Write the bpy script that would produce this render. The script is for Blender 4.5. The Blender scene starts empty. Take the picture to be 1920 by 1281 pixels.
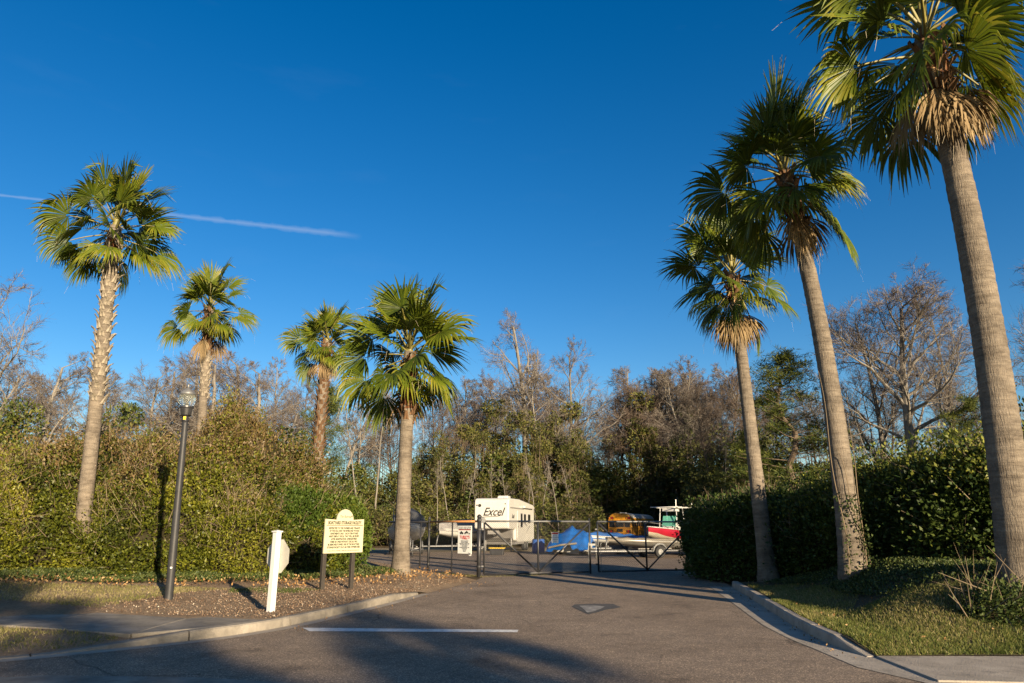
import bpy, math, random
import numpy as np
from mathutils import Vector, Matrix

R = math.radians
scene = bpy.context.scene
col = scene.collection
# ------------------------------------------------------------------ camera
FPX, CPX, CPY, TILT, EYE = 1300.0, 960.0, 640.5, R(15.06), 1.65
cam_d = bpy.data.cameras.new('camera'); cam = bpy.data.objects.new('camera', cam_d); col.objects.link(cam)
cam_d.sensor_width = 36.0; cam_d.lens = 36.0 * FPX / 1920.0
cam_d.clip_end = 4000.0; cam_d.clip_start = 0.1
cam.location = (0, 0, EYE); cam.rotation_euler = (math.pi / 2 + TILT, 0, 0)
scene.camera = cam
# ------------------------------------------------------------------ sun, sky, exposure
SUN_EL = R(12.5); SUN_DIR = Vector((0.49, -0.872, 0)).normalized()      # horizontal direction towards the sun
TOSUN = Vector((SUN_DIR.x * math.cos(SUN_EL), SUN_DIR.y * math.cos(SUN_EL), math.sin(SUN_EL)))
sun_d = bpy.data.lights.new('sun', 'SUN'); sun_d.energy = 5.0; sun_d.angle = R(0.53); sun_d.color = (1.0, 0.81, 0.56)
sun = bpy.data.objects.new('sun', sun_d); col.objects.link(sun)
sun.rotation_euler = TOSUN.to_track_quat('Z', 'Y').to_euler(); sun.location = (20, -40, 30)
scene.view_settings.view_transform = 'Standard'; scene.view_settings.look = 'None'
scene.view_settings.exposure = 1.40; scene.view_settings.gamma = 1.0; scene.view_settings.use_curve_mapping = False


def ray(px, py):
    a = (px - CPX) / FPX; b = -(py - CPY) / FPX
    return a, math.cos(TILT) - b * math.sin(TILT), math.sin(TILT) + b * math.cos(TILT)
def gnd(px, py, z=0.0):
    x, y, w = ray(px, py); t = (z - EYE) / w
    return Vector((x * t, y * t, z))
def at(px, py, Y):
    x, y, w = ray(px, py); t = Y / y
    return Vector((x * t, Y, EYE + w * t))


world = bpy.data.worlds.new('World'); scene.world = world; world.use_nodes = True
def make_world():
    nt = world.node_tree; N = nt.nodes; L = nt.links
    for n in list(N): N.remove(n)
    out = N.new('ShaderNodeOutputWorld'); bg = N.new('ShaderNodeBackground'); bg.inputs['Strength'].default_value = 0.061
    sky = N.new('ShaderNodeTexSky'); sky.sky_type = 'NISHITA'; sky.sun_disc = False
    sky.sun_elevation = SUN_EL; sky.sun_rotation = math.atan2(SUN_DIR.x, SUN_DIR.y)
    sky.altitude = 0; sky.air_density = 1.0; sky.dust_density = 0.3; sky.ozone_density = 2.5
    hsv = N.new('ShaderNodeHueSaturation'); hsv.inputs['Saturation'].default_value = 1.40; hsv.inputs['Hue'].default_value = 0.508
    L.new(sky.outputs[0], hsv.inputs['Color'])
    tc = N.new('ShaderNodeTexCoord')
    def math_(op, a, b=None, clamp=False):
        n = N.new('ShaderNodeMath'); n.operation = op; n.use_clamp = clamp
        for i, s in enumerate((a, b)):
            if s is None: continue
            if isinstance(s, (int, float)): n.inputs[i].default_value = s
            else: L.new(s, n.inputs[i])
        return n.outputs[0]
    def dot(v):
        n = N.new('ShaderNodeVectorMath'); n.operation = 'DOT_PRODUCT'; n.inputs[1].default_value = v
        L.new(tc.outputs['Generated'], n.inputs[0]); return n.outputs['Value']
    # aircraft trail: a great circle over the sky
    a = Vector(ray(0, 366)).normalized(); b = Vector(ray(680, 444)).normalized()
    nrm = a.cross(b).normalized(); along = (b - a).normalized(); sa, sb = a.dot(along), b.dot(along)
    d = math_('ABSOLUTE', dot(nrm)); s = dot(along)
    t = math_('DIVIDE', math_('SUBTRACT', s, sa), sb - sa)
    noi = N.new('ShaderNodeTexNoise'); noi.inputs['Scale'].default_value = 70; noi.inputs['Detail'].default_value = 5
    L.new(tc.outputs['Generated'], noi.inputs['Vector'])
    width = math_('ADD', math_('MULTIPLY', t, 0.0042), 0.0018)
    wid2 = math_('MULTIPLY', width, math_('ADD', math_('MULTIPLY', noi.outputs[0], 1.6), 0.2))
    prof = math_('SUBTRACT', 1.0, math_('DIVIDE', d, wid2), clamp=True)
    endf = math_('MULTIPLY', math_('SUBTRACT', 1.0, t), 9.0, clamp=True)
    front = math_('GREATER_THAN', dot(((a + b) / 2).normalized()), 0.0)
    trail = math_('MULTIPLY', math_('MULTIPLY', math_('MULTIPLY', prof, endf), front), 0.20)
    # thin high wisps
    mp = N.new('ShaderNodeMapping'); mp.inputs['Scale'].default_value = (2.2, 1.5, 9.0); mp.inputs['Rotation'].default_value = (0, 0.25, 0.3)
    L.new(tc.outputs['Generated'], mp.inputs['Vector'])
    n2 = N.new('ShaderNodeTexNoise'); n2.inputs['Scale'].default_value = 2.6; n2.inputs['Detail'].default_value = 6; n2.inputs['Roughness'].default_value = 0.55
    L.new(mp.outputs[0], n2.inputs['Vector'])
    wisp = math_('MULTIPLY', math_('MULTIPLY', math_('SUBTRACT', n2.outputs[0], 0.60, clamp=True), 1.0), 0.05)
    f = math_('ADD', trail, wisp, clamp=True)
    mix = N.new('ShaderNodeMixRGB'); L.new(f, mix.inputs[0]); L.new(hsv.outputs[0], mix.inputs[1]); mix.inputs[2].default_value = (5.0, 5.2, 5.6, 1)
    L.new(mix.outputs[0], bg.inputs[0]); L.new(bg.outputs[0], out.inputs[0])
make_world()

# ------------------------------------------------------------------ helpers
def vnoise(P, seed=0):
    """smooth value noise in -1..1 at the rows of P"""
    P = np.asarray(P, dtype=np.float64) + seed * 17.31
    i = np.floor(P).astype(np.int64); f = P - i; f = f * f * (3 - 2 * f)
    def h(a, b, c):
        n = (a * 374761393 + b * 668265263 + c * 2147483647 + seed * 974711) & 0xffffffff
        n = ((n ^ (n >> 13)) * 1274126177) & 0xffffffff
        n = n ^ (n >> 16)
        return (n & 0xffff) / 32767.5 - 1.0
    x, y, z = i[:, 0], i[:, 1], i[:, 2]; r = 0
    for dx in (0, 1):
        for dy in (0, 1):
            for dz in (0, 1):
                w = (f[:, 0] if dx else 1 - f[:, 0]) * (f[:, 1] if dy else 1 - f[:, 1]) * (f[:, 2] if dz else 1 - f[:, 2])
                r = r + w * h(x + dx, y + dy, z + dz)
    return r

def tag(o, label=None, cat=None, group=None, kind=None):
    if label: o['label'] = label
    if cat: o['category'] = cat
    if group: o['group'] = group
    if kind: o['kind'] = kind
    return o
def thing(name, label, cat, loc=(0, 0, 0), rz=0.0, group=None):
    o = bpy.data.objects.new(name, None); o.empty_display_size = 0.2; col.objects.link(o)
    o.location = loc; o.rotation_euler = (0, 0, rz)
    return tag(o, label, cat, group)
def link_mesh(name, me, parent=None, loc=None, rot=None, scale=None):
    o = bpy.data.objects.new(name, me); col.objects.link(o)
    if parent: o.parent = parent
    if loc is not None: o.location = loc
    if rot is not None: o.rotation_euler = rot
    if scale is not None: o.scale = scale
    return o
def np_mesh(name, V, F, mats, tint=None, midx=None, smooth=False):
    V = np.asarray(V, dtype=np.float32); F = np.asarray(F, dtype=np.int32); k = F.shape[1]
    me = bpy.data.meshes.new(name)
    me.vertices.add(len(V)); me.vertices.foreach_set('co', V.ravel())
    me.loops.add(F.size); me.loops.foreach_set('vertex_index', F.ravel())
    me.polygons.add(len(F)); me.polygons.foreach_set('loop_start', np.arange(0, F.size, k, dtype=np.int32))
    if smooth: me.polygons.foreach_set('use_smooth', np.ones(len(F), dtype=bool))
    for m in (mats if isinstance(mats, (list, tuple)) else [mats]): me.materials.append(m)
    if midx is not None: me.polygons.foreach_set('material_index', np.asarray(midx, dtype=np.int32))
    if tint is not None:
        a = me.attributes.new('tint', 'FLOAT', 'FACE'); a.data.foreach_set('value', np.asarray(tint, dtype=np.float32))
    me.update(calc_edges=True); me.validate()
    return me

class MB:
    """collects simple shapes into one mesh"""
    def __init__(s): s.v = []; s.f = []; s.m = []
    def add(s, v, f, mi=0):
        o = len(s.v); s.v.extend([tuple(p) for p in v])
        for q in f: s.f.append(tuple(i + o for i in q)); s.m.append(mi)
        return s
    def box(s, c, d, mi=0, rot=None):
        c = Vector(c); pts = []
        for z in (-.5, .5):
            for x, y in ((-.5, -.5), (.5, -.5), (.5, .5), (-.5, .5)):
                p = Vector((x * d[0], y * d[1], z * d[2]))
                if rot is not None: p = rot @ p
                pts.append(c + p)
        return s.add(pts, [(3, 2, 1, 0), (4, 5, 6, 7), (0, 1, 5, 4), (1, 2, 6, 5), (2, 3, 7, 6), (3, 0, 4, 7)], mi)
    def tube(s, pts, rad, n=8, mi=0, cap=True):
        pts = [Vector(p) for p in pts]
        if not isinstance(rad, (list, tuple)): rad = [rad] * len(pts)
        v = []; a = None
        for i, p in enumerate(pts):
            d = (pts[min(i + 1, len(pts) - 1)] - pts[max(i - 1, 0)])
            d = d.normalized() if d.length > 1e-9 else Vector((0, 0, 1))
            a = d.orthogonal() if a is None else a - d * a.dot(d)
            a = a.normalized() if a.length > 1e-6 else d.orthogonal().normalized()
            b = d.cross(a)
            for k in range(n):
                t = 2 * math.pi * k / n
                v.append(p + (a * math.cos(t) + b * math.sin(t)) * rad[i])
        f = []
        for i in range(len(pts) - 1):
            for k in range(n):
                k2 = (k + 1) % n
                f.append((i * n + k, i * n + k2, (i + 1) * n + k2, (i + 1) * n + k))
        if cap:
            f.append(tuple(reversed(range(n)))); f.append(tuple((len(pts) - 1) * n + k for k in range(n)))
        return s.add(v, f, mi)
    def lathe(s, prof, n=16, c=(0, 0, 0), mi=0, axis='z'):
        v = []; f = []
        for r, z in prof:
            for k in range(n):
                t = 2 * math.pi * k / n; x, y = r * math.cos(t), r * math.sin(t)
                q = {'z': (x, y, z), 'x': (z, x, y), 'y': (y, z, x)}[axis]
                v.append((c[0] + q[0], c[1] + q[1], c[2] + q[2]))
        for i in range(len(prof) - 1):
            for k in range(n):
                k2 = (k + 1) % n
                f.append((i * n + k, i * n + k2, (i + 1) * n + k2, (i + 1) * n + k))
        f.append(tuple(reversed(range(n)))); f.append(tuple((len(prof) - 1) * n + k for k in range(n)))
        return s.add(v, f, mi)
    def prism(s, poly, lo, hi, axis='z', mi=0):
        """poly in the plane across the axis: z->(x,y)  y->(x,z)  x->(y,z)"""
        def P(a, b, h): return {'z': (a, b, h), 'y': (a, h, b), 'x': (h, a, b)}[axis]
        n = len(poly); v = [P(a, b, lo) for a, b in poly] + [P(a, b, hi) for a, b in poly]
        f = [tuple(range(n)), tuple(reversed(range(n, 2 * n)))] + [(i, i + n, (i + 1) % n + n, (i + 1) % n) for i in range(n)]
        return s.add(v, f, mi)
    def mesh(s, name, mats, smooth=False):
        me = bpy.data.meshes.new(name); me.from_pydata(s.v, [], s.f)
        for m in (mats if isinstance(mats, (list, tuple)) else [mats]): me.materials.append(m)
        me.polygons.foreach_set('material_index', s.m)
        if smooth: me.polygons.foreach_set('use_smooth', [True] * len(s.f))
        me.update()
        import bmesh
        bm = bmesh.new(); bm.from_mesh(me); bmesh.ops.recalc_face_normals(bm, faces=bm.faces); bm.to_mesh(me); bm.free()
        return me
    def build(s, name, mats, parent=None, smooth=False, loc=None, rot=None, bevel=0, seg=2):
        o = link_mesh(name, s.mesh(name, mats, smooth), parent, loc, rot)
        if bevel:
            b = o.modifiers.new('bevel', 'BEVEL'); b.width = bevel; b.segments = seg; b.limit_method = 'ANGLE'; b.angle_limit = R(40)
        return o

def text(name, body, size, mat_, parent, loc, rot, shear=0.0, align='CENTER', sx=1.0, bold=0.0):
    cu = bpy.data.curves.new(name, 'FONT'); cu.body = body; cu.size = size; cu.align_x = align; cu.align_y = 'CENTER'
    cu.shear = shear; cu.extrude = 0.0008; cu.offset = bold; cu.resolution_u = 3
    t = bpy.data.objects.new(name, cu); col.objects.link(t)
    dg = bpy.context.evaluated_depsgraph_get()
    me = bpy.data.meshes.new_from_object(t.evaluated_get(dg)); bpy.data.objects.remove(t); bpy.data.curves.remove(cu)
    me.materials.clear(); me.materials.append(mat_)
    return link_mesh(name, me, parent, loc, rot, (sx, 1, 1))

# ------------------------------------------------------------------ materials
def nodes_of(name):
    m = bpy.data.materials.new(name); m.use_nodes = True; nt = m.node_tree
    return m, nt, nt.nodes, nt.links, nt.nodes['Principled BSDF']
def noise_node(N, L, scale, detail=4, rough=0.55, vec=None, stretch=None):
    tc = N.new('ShaderNodeTexCoord'); src = tc.outputs['Object']
    if stretch:
        mp = N.new('ShaderNodeMapping'); mp.inputs['Scale'].default_value = stretch; L.new(src, mp.inputs['Vector']); src = mp.outputs[0]
    n = N.new('ShaderNodeTexNoise'); n.inputs['Scale'].default_value = scale; n.inputs['Detail'].default_value = detail; n.inputs['Roughness'].default_value = rough
    L.new(src, n.inputs['Vector']); return n
def ramp(N, L, fac, stops):
    r = N.new('ShaderNodeValToRGB'); e = r.color_ramp.elements
    while len(e) < len(stops): e.new(0.5)
    for q, (p, c) in zip(e, stops): q.position = p; q.color = (*c, 1)
    L.new(fac, r.inputs[0]); return r.outputs[0]
def surf(name, c, rough=0.6, var=0.15, scale=6.0, bump=0.0, bscale=40.0, metal=0.0, spec=0.5, stretch=None, dirt=None, coat=0.0):
    """plain finish with uneven tone, optional stains and fine relief"""
    m, nt, N, L, b = nodes_of(name)
    n = noise_node(N, L, scale, 5, 0.6, stretch=stretch)
    lo = tuple(x * (1 - var) for x in c); hi = tuple(min(1, x * (1 + var)) for x in c)
    out = ramp(N, L, n.outputs[0], [(0.3, lo), (0.7, hi)])
    if dirt:
        n2 = noise_node(N, L, scale * 2.3, 6, 0.65); mx = N.new('ShaderNodeMixRGB')
        f = ramp(N, L, n2.outputs[0], [(0.52, (0, 0, 0)), (0.72, (0.75, 0.75, 0.75))])
        L.new(f, mx.inputs[0]); L.new(out, mx.inputs[1]); mx.inputs[2].default_value = (*dirt, 1); out = mx.outputs[0]
    L.new(out, b.inputs['Base Color']); b.inputs['Roughness'].default_value = rough; b.inputs['Metallic'].default_value = metal
    b.inputs['Specular IOR Level'].default_value = spec; b.inputs['Coat Weight'].default_value = coat
    if bump:
        n3 = noise_node(N, L, bscale, 4, 0.6, stretch=stretch); bp = N.new('ShaderNodeBump'); bp.inputs['Strength'].default_value = bump; bp.inputs['Distance'].default_value = 0.02
        L.new(n3.outputs[0], bp.inputs['Height']); L.new(bp.outputs[0], b.inputs['Normal'])
    return m
def leafmat(name, stops, rough=0.5, trans=0.3, spec=0.4):
    """leaf colour picked per leaf from the 'tint' attribute; some light passes through"""
    m, nt, N, L, b = nodes_of(name)
    a = N.new('ShaderNodeAttribute'); a.attribute_name = 'tint'
    c = ramp(N, L, a.outputs['Fac'], stops)
    L.new(c, b.inputs['Base Color']); b.inputs['Roughness'].default_value = rough; b.inputs['Specular IOR Level'].default_value = spec
    if trans:
        t = N.new('ShaderNodeBsdfTranslucent'); L.new(c, t.inputs[0]); mx = N.new('ShaderNodeMixShader'); mx.inputs[0].default_value = trans
        L.new(b.outputs[0], mx.inputs[1]); L.new(t.outputs[0], mx.inputs[2]); L.new(mx.outputs[0], N['Material Output'].inputs[0])
    return m
def ground_mat(name, stops, s1=0.35, s2=9.0, s3=60.0, bump=0.6, rough=0.95, mixw=0.5, dist=0.03):
    """earth, mulch or dry grass: broad patches + clods + grain"""
    m, nt, N, L, b = nodes_of(name)
    a = noise_node(N, L, s1, 4); c = noise_node(N, L, s2, 6, 0.7); d = noise_node(N, L, s3, 3, 0.7)
    def mth(op, x, y):
        n = N.new('ShaderNodeMath'); n.operation = op
        for i, q in enumerate((x, y)):
            if isinstance(q, (int, float)): n.inputs[i].default_value = q
            else: L.new(q, n.inputs[i])
        return n.outputs[0]
    f = mth('ADD', mth('MULTIPLY', a.outputs[0], 1 - mixw), mth('MULTIPLY', mth('ADD', mth('MULTIPLY', c.outputs[0], .5), mth('MULTIPLY', d.outputs[0], .5)), mixw))
    L.new(ramp(N, L, f, stops), b.inputs['Base Color']); b.inputs['Roughness'].default_value = rough; b.inputs['Specular IOR Level'].default_value = 0.15
    bp = N.new('ShaderNodeBump'); bp.inputs['Strength'].default_value = bump; bp.inputs['Distance'].default_value = dist
    L.new(mth('ADD', c.outputs[0], d.outputs[0]), bp.inputs['Height']); L.new(bp.outputs[0], b.inputs['Normal'])
    return m
def asphalt_mat():
    m, nt, N, L, b = nodes_of('asphalt')
    big = noise_node(N, L, 0.45, 5, 0.6); mid = noise_node(N, L, 4.0, 5, 0.65); fine = noise_node(N, L, 55.0, 2, 0.6)
    tc = N.new('ShaderNodeTexCoord'); vo = N.new('ShaderNodeTexVoronoi'); vo.inputs['Scale'].default_value = 82.0; L.new(tc.outputs['Object'], vo.inputs['Vector'])
    base = ramp(N, L, big.outputs[0], [(0.3, (0.175, 0.136, 0.100)), (0.7, (0.24, 0.19, 0.142))])
    m1 = N.new('ShaderNodeMixRGB'); m1.blend_type = 'MULTIPLY'; m1.inputs[0].default_value = 0.7
    L.new(base, m1.inputs[1]); L.new(ramp(N, L, mid.outputs[0], [(0.25, (0.68, 0.68, 0.7)), (0.75, (1.2, 1.18, 1.14))]), m1.inputs[2])
    ds = noise_node(N, L, 1.3, 4, 0.6); mxv = N.new('ShaderNodeMixRGB'); mxv.inputs[0].default_value = 0.22; L.new(tc.outputs['Object'], mxv.inputs[1]); L.new(ds.outputs['Color'], mxv.inputs[2])
    cr = N.new('ShaderNodeTexVoronoi'); cr.feature = 'DISTANCE_TO_EDGE'; cr.inputs['Scale'].default_value = 0.55; L.new(mxv.outputs[0], cr.inputs['Vector'])
    gate_ = noise_node(N, L, 0.28, 3, 0.5)
    crk = ramp(N, L, cr.outputs['Distance'], [(0.0, (0.34, 0.33, 0.32)), (0.010, (1, 1, 1))]); keep = ramp(N, L, gate_.outputs[0], [(0.50, (0, 0, 0)), (0.58, (0.8, 0.8, 0.8))])
    m0 = N.new('ShaderNodeMixRGB'); m0.blend_type = 'MULTIPLY'; L.new(keep, m0.inputs[0]); L.new(m1.outputs[0], m0.inputs[1]); L.new(crk, m0.inputs[2])
    stn = noise_node(N, L, 0.9, 6, 0.7); m00 = N.new('ShaderNodeMixRGB'); m00.blend_type = 'MULTIPLY'; m00.inputs[0].default_value = 0.8; L.new(m0.outputs[0], m00.inputs[1])
    L.new(ramp(N, L, stn.outputs[0], [(0.30, (0.50, 0.49, 0.48)), (0.44, (0.96, 0.96, 0.96)), (0.58, (1.0, 1.0, 1.0)), (0.74, (1.35, 1.31, 1.25))]), m00.inputs[2]); m1 = m00
    sep = N.new('ShaderNodeSeparateColor'); L.new(vo.outputs['Color'], sep.inputs[0])
    stones = ramp(N, L, sep.outputs[0], [(0.0, (0.30, 0.30, 0.32)), (0.55, (0.85, 0.83, 0.80)), (0.82, (1.5, 1.4, 1.3)), (0.97, (3.0, 2.8, 2.5))])
    m2 = N.new('ShaderNodeMixRGB'); m2.blend_type = 'MULTIPLY'; m2.inputs[0].default_value = 0.62
    L.new(m1.outputs[0], m2.inputs[1]); L.new(stones, m2.inputs[2])
    L.new(m2.outputs[0], b.inputs['Base Color']); b.inputs['Roughness'].default_value = 0.92; b.inputs['Specular IOR Level'].default_value = 0.25
    bp = N.new('ShaderNodeBump'); bp.inputs['Strength'].default_value = 0.55; bp.inputs['Distance'].default_value = 0.008
    L.new(fine.outputs[0], bp.inputs['Height']); L.new(bp.outputs[0], b.inputs['Normal'])
    return m
def bark_rings():
    """palm trunk: closely spaced ring scars, blotches"""
    m, nt, N, L, b = nodes_of('palm_bark')
    rings = noise_node(N, L, 1.6, 7, 0.78, stretch=(1.6, 1.6, 11.0)); blotch = noise_node(N, L, 1.7, 7, 0.7); vert = noise_node(N, L, 9.0, 4, 0.6, stretch=(5, 5, 0.6))
    c1 = ramp(N, L, rings.outputs[0], [(0.28, (0.075, 0.062, 0.048)), (0.46, (0.155, 0.13, 0.102)), (0.72, (0.25, 0.215, 0.17))])
    mx = N.new('ShaderNodeMixRGB'); mx.blend_type = 'MULTIPLY'; mx.inputs[0].default_value = 0.8; L.new(c1, mx.inputs[1])
    L.new(ramp(N, L, blotch.outputs[0], [(0.34, (0.42, 0.40, 0.39)), (0.52, (0.95, 0.93, 0.90)), (0.66, (1.25, 1.2, 1.14))]), mx.inputs[2])
    L.new(mx.outputs[0], b.inputs['Base Color']); b.inputs['Roughness'].default_value = 0.9; b.inputs['Specular IOR Level'].default_value = 0.15
    ad = N.new('ShaderNodeMath'); ad.operation = 'ADD'; L.new(rings.outputs[0], ad.inputs[0]); L.new(vert.outputs[0], ad.inputs[1])
    bp = N.new('ShaderNodeBump'); bp.inputs['Strength'].default_value = 0.8; bp.inputs['Distance'].default_value = 0.035
    L.new(ad.outputs[0], bp.inputs['Height']); L.new(bp.outputs[0], b.inputs['Normal'])
    return m

M = {}
M['asphalt'] = asphalt_mat()
M['earth'] = ground_mat('forest_floor', [(0.3, (0.045, 0.032, 0.018)), (0.5, (0.10, 0.07, 0.035)), (0.7, (0.16, 0.11, 0.055))])
M['mulch'] = ground_mat('mulch', [(0.30, (0.075, 0.046, 0.028)), (0.45, (0.21, 0.145, 0.092)), (0.56, (0.33, 0.245, 0.16)), (0.70, (0.44, 0.355, 0.25))], s1=0.5, s2=14, s3=75, bump=1.0, mixw=0.72, dist=0.04)
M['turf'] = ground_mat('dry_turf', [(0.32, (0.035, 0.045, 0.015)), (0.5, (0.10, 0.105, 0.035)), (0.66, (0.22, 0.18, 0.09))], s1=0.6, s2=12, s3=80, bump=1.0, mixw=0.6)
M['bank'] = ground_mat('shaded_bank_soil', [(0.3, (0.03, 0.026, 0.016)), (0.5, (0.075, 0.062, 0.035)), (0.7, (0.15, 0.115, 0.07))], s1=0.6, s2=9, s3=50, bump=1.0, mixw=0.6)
M['sand'] = ground_mat('gravel_strip', [(0.3, (0.12, 0.095, 0.06)), (0.5, (0.22, 0.18, 0.115)), (0.7, (0.33, 0.27, 0.18))])
M['concrete'] = surf('concrete', (0.31, 0.27, 0.22), 0.9, 0.22, 1.7, 0.5, 45, spec=0.2, dirt=(0.17, 0.15, 0.125))
M['concrete_b'] = surf('concrete_pale', (0.21, 0.185, 0.15), 0.9, 0.35, 2.4, 0.5, 45, spec=0.2, dirt=(0.11, 0.10, 0.085))
M['joint'] = surf('joint_dirt', (0.05, 0.045, 0.035), 0.95)
M['road_paint'] = surf('road_paint', (0.62, 0.61, 0.58), 0.8, 0.2, 7, 0.4, 70, dirt=(0.16, 0.145, 0.13))
M['patch'] = surf('patched_asphalt', (0.20, 0.19, 0.175), 0.9, 0.55, 5, 0.6, 50, dirt=(0.06, 0.055, 0.05))
M['patch_edge'] = surf('patch_seal', (0.05, 0.046, 0.042), 0.85, 0.3, 7, 0.4, 60)
M['palm_bark'] = bark_rings()
M['palm_fibre'] = surf('palm_fibre', (0.105, 0.045, 0.021), 0.95, 0.5, 7, 1.0, 30, spec=0.1, stretch=(1, 1, .5))
M['boot'] = surf('leaf_base_husk', (0.24, 0.205, 0.155), 0.9, 0.5, 5, 0.6, 30, spec=0.15, stretch=(3, 3, 1))
M['boot_dark'] = surf('leaf_base_dark', (0.12, 0.068, 0.036), 0.9, 0.45, 5, 0.6, 30, spec=0.15)
FR = [(0.0, (0.014, 0.028, 0.005)), (0.35, (0.042, 0.068, 0.007)), (0.7, (0.105, 0.135, 0.009)), (1.0, (0.23, 0.20, 0.018))]
M['frond'] = leafmat('palm_frond', FR, 0.45, 0.30, 0.38)
M['frond_dead'] = leafmat('dead_frond', [(0, (0.085, 0.055, 0.028)), (0.5, (0.19, 0.13, 0.065)), (1, (0.31, 0.23, 0.125))], 0.8, 0.15, 0.2)
M['petiole'] = surf('petiole', (0.16, 0.14, 0.035), 0.5, 0.3, 4)
M['petiole_dead'] = surf('petiole_dead', (0.28, 0.17, 0.08), 0.8, 0.3, 4)
M['filament'] = surf('leaf_filament', (0.33, 0.28, 0.19), 0.8, 0.1)
M['bark_grey'] = surf('bark_grey', (0.175, 0.157, 0.132), 0.92, 0.4, 2.5, 0.6, 16, spec=0.1, stretch=(3, 3, .6))
M['bark_brown'] = surf('bark_brown', (0.11, 0.083, 0.06), 0.95, 0.4, 2.5, 0.6, 16, spec=0.1, stretch=(3, 3, .6))
M['twig'] = surf('twig', (0.10, 0.080, 0.066), 0.9, 0.3, 0.8, spec=0.1)
M['twig_red'] = surf('budding_twig', (0.094, 0.073, 0.064), 0.9, 0.35, 0.8, spec=0.1)
M['vine'] = surf('dry_vine', (0.17, 0.13, 0.085), 0.92, 0.35, 1.5, spec=0.1)
M['needle'] = leafmat('pine_needles', [(0, (0.022, 0.036, 0.008)), (0.5, (0.065, 0.085, 0.014)), (1, (0.15, 0.15, 0.025))], 0.6, 0.15, 0.25)
M['evergreen'] = leafmat('evergreen_leaves', [(0, (0.018, 0.030, 0.008)), (0.45, (0.055, 0.075, 0.014)), (0.8, (0.115, 0.125, 0.022)), (1, (0.16, 0.13, 0.045))], 0.55, 0.2, 0.3)
M['olive'] = leafmat('olive_vine_leaves', [(0, (0.030, 0.036, 0.010)), (0.5, (0.080, 0.088, 0.018)), (0.8, (0.14, 0.13, 0.03)), (1, (0.17, 0.12, 0.05))], 0.6, 0.2, 0.25)
M['hedge_l'] = leafmat('wild_hedge_leaves', [(0, (0.013, 0.020, 0.004)), (0.3, (0.056, 0.070, 0.007)), (0.55, (0.135, 0.142, 0.012)), (0.75, (0.25, 0.235, 0.025)), (0.88, (0.12, 0.083, 0.03)), (1, (0.18, 0.12, 0.052))], 0.5, 0.25, 0.35)
M['hedge_c'] = leafmat('clipped_hedge_leaves', [(0, (0.020, 0.042, 0.008)), (0.4, (0.05, 0.082, 0.012)), (0.8, (0.105, 0.135, 0.02)), (1, (0.19, 0.19, 0.03))], 0.5, 0.24, 0.2)
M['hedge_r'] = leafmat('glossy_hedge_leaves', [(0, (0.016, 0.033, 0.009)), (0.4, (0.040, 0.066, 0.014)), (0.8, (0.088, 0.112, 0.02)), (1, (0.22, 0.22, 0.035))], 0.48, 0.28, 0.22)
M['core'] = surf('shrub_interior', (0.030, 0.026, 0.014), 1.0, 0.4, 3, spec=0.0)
M['ivy'] = leafmat('ground_ivy', [(0, (0.018, 0.032, 0.009)), (0.5, (0.05, 0.072, 0.018)), (0.85, (0.10, 0.115, 0.03)), (1, (0.16, 0.15, 0.05))], 0.5, 0.2, 0.22)
M['grass'] = leafmat('grass_blades', [(0, (0.045, 0.07, 0.014)), (0.45, (0.11, 0.13, 0.024)), (0.75, (0.22, 0.19, 0.065)), (1, (0.40, 0.32, 0.17))], 0.6, 0.3, 0.25)
M['litter'] = leafmat('fallen_leaves', [(0, (0.10, 0.05, 0.02)), (0.5, (0.26, 0.14, 0.05)), (1, (0.44, 0.29, 0.14))], 0.8, 0.1, 0.2)
M['chips'] = leafmat('bark_chips', [(0, (0.06, 0.034, 0.021)), (0.5, (0.17, 0.112, 0.073)), (0.92, (0.28, 0.20, 0.135)), (1, (0.50, 0.45, 0.37))], 0.9, 0.0, 0.15)
M['black_metal'] = surf('black_paint', (0.022, 0.022, 0.024), 0.42, 0.3, 6, 0.1, 60)
M['pole_paint'] = surf('pole_paint', (0.026, 0.026, 0.027), 0.5, 0.25, 3, 0.1, 80, spec=.3, dirt=(0.045, 0.043, 0.042))
M['galv'] = surf('galvanised', (0.15, 0.15, 0.148), 0.5, 0.25, 8, metal=0.4)
M['rust'] = surf('rusted_rail', (0.42, 0.19, 0.06), 0.7, 0.3, 5, 0.3, 50)
M['wire'] = surf('fence_wire', (0.03, 0.03, 0.03), 0.5, 0.2, 8, metal=0.3)
M['white'] = surf('white_paint', (0.78, 0.77, 0.74), 0.5, 0.05, 3, 0.08, 40)
M['vinyl'] = surf('white_vinyl', (0.54, 0.535, 0.52), 0.4, 0.04, 3)
M['sign_cream'] = surf('sign_cream', (0.43, 0.395, 0.265), 0.5, 0.05, 3)
M['sign_back'] = surf('sign_back_alu', (0.42, 0.40, 0.34), 0.45, 0.12, 4, metal=0.15)
M['sign_white'] = surf('sign_white', (0.78, 0.77, 0.72), 0.5, 0.04, 3)
M['ink'] = surf('black_ink', (0.018, 0.017, 0.015), 0.6, 0.1)
M['ink_green'] = surf('dark_ink', (0.024, 0.022, 0.010), 0.6, 0.1)
M['red'] = surf('red_ink', (0.55, 0.035, 0.03), 0.5, 0.1)
M['stop_red'] = surf('stop_red', (0.5, 0.03, 0.025), 0.45, 0.08)
M['post_dark'] = surf('post_stain', (0.030, 0.024, 0.018), 0.6, 0.3, 6, 0.3, 40, stretch=(3, 3, .5))
M['yellow'] = surf('yellow_plastic', (0.75, 0.50, 0.04), 0.5, 0.1)
M['rv_white'] = surf('fibreglass_white', (0.47, 0.455, 0.415), 0.35, 0.06, 1.3, coat=0.2, dirt=(0.44, 0.41, 0.36))
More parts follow.
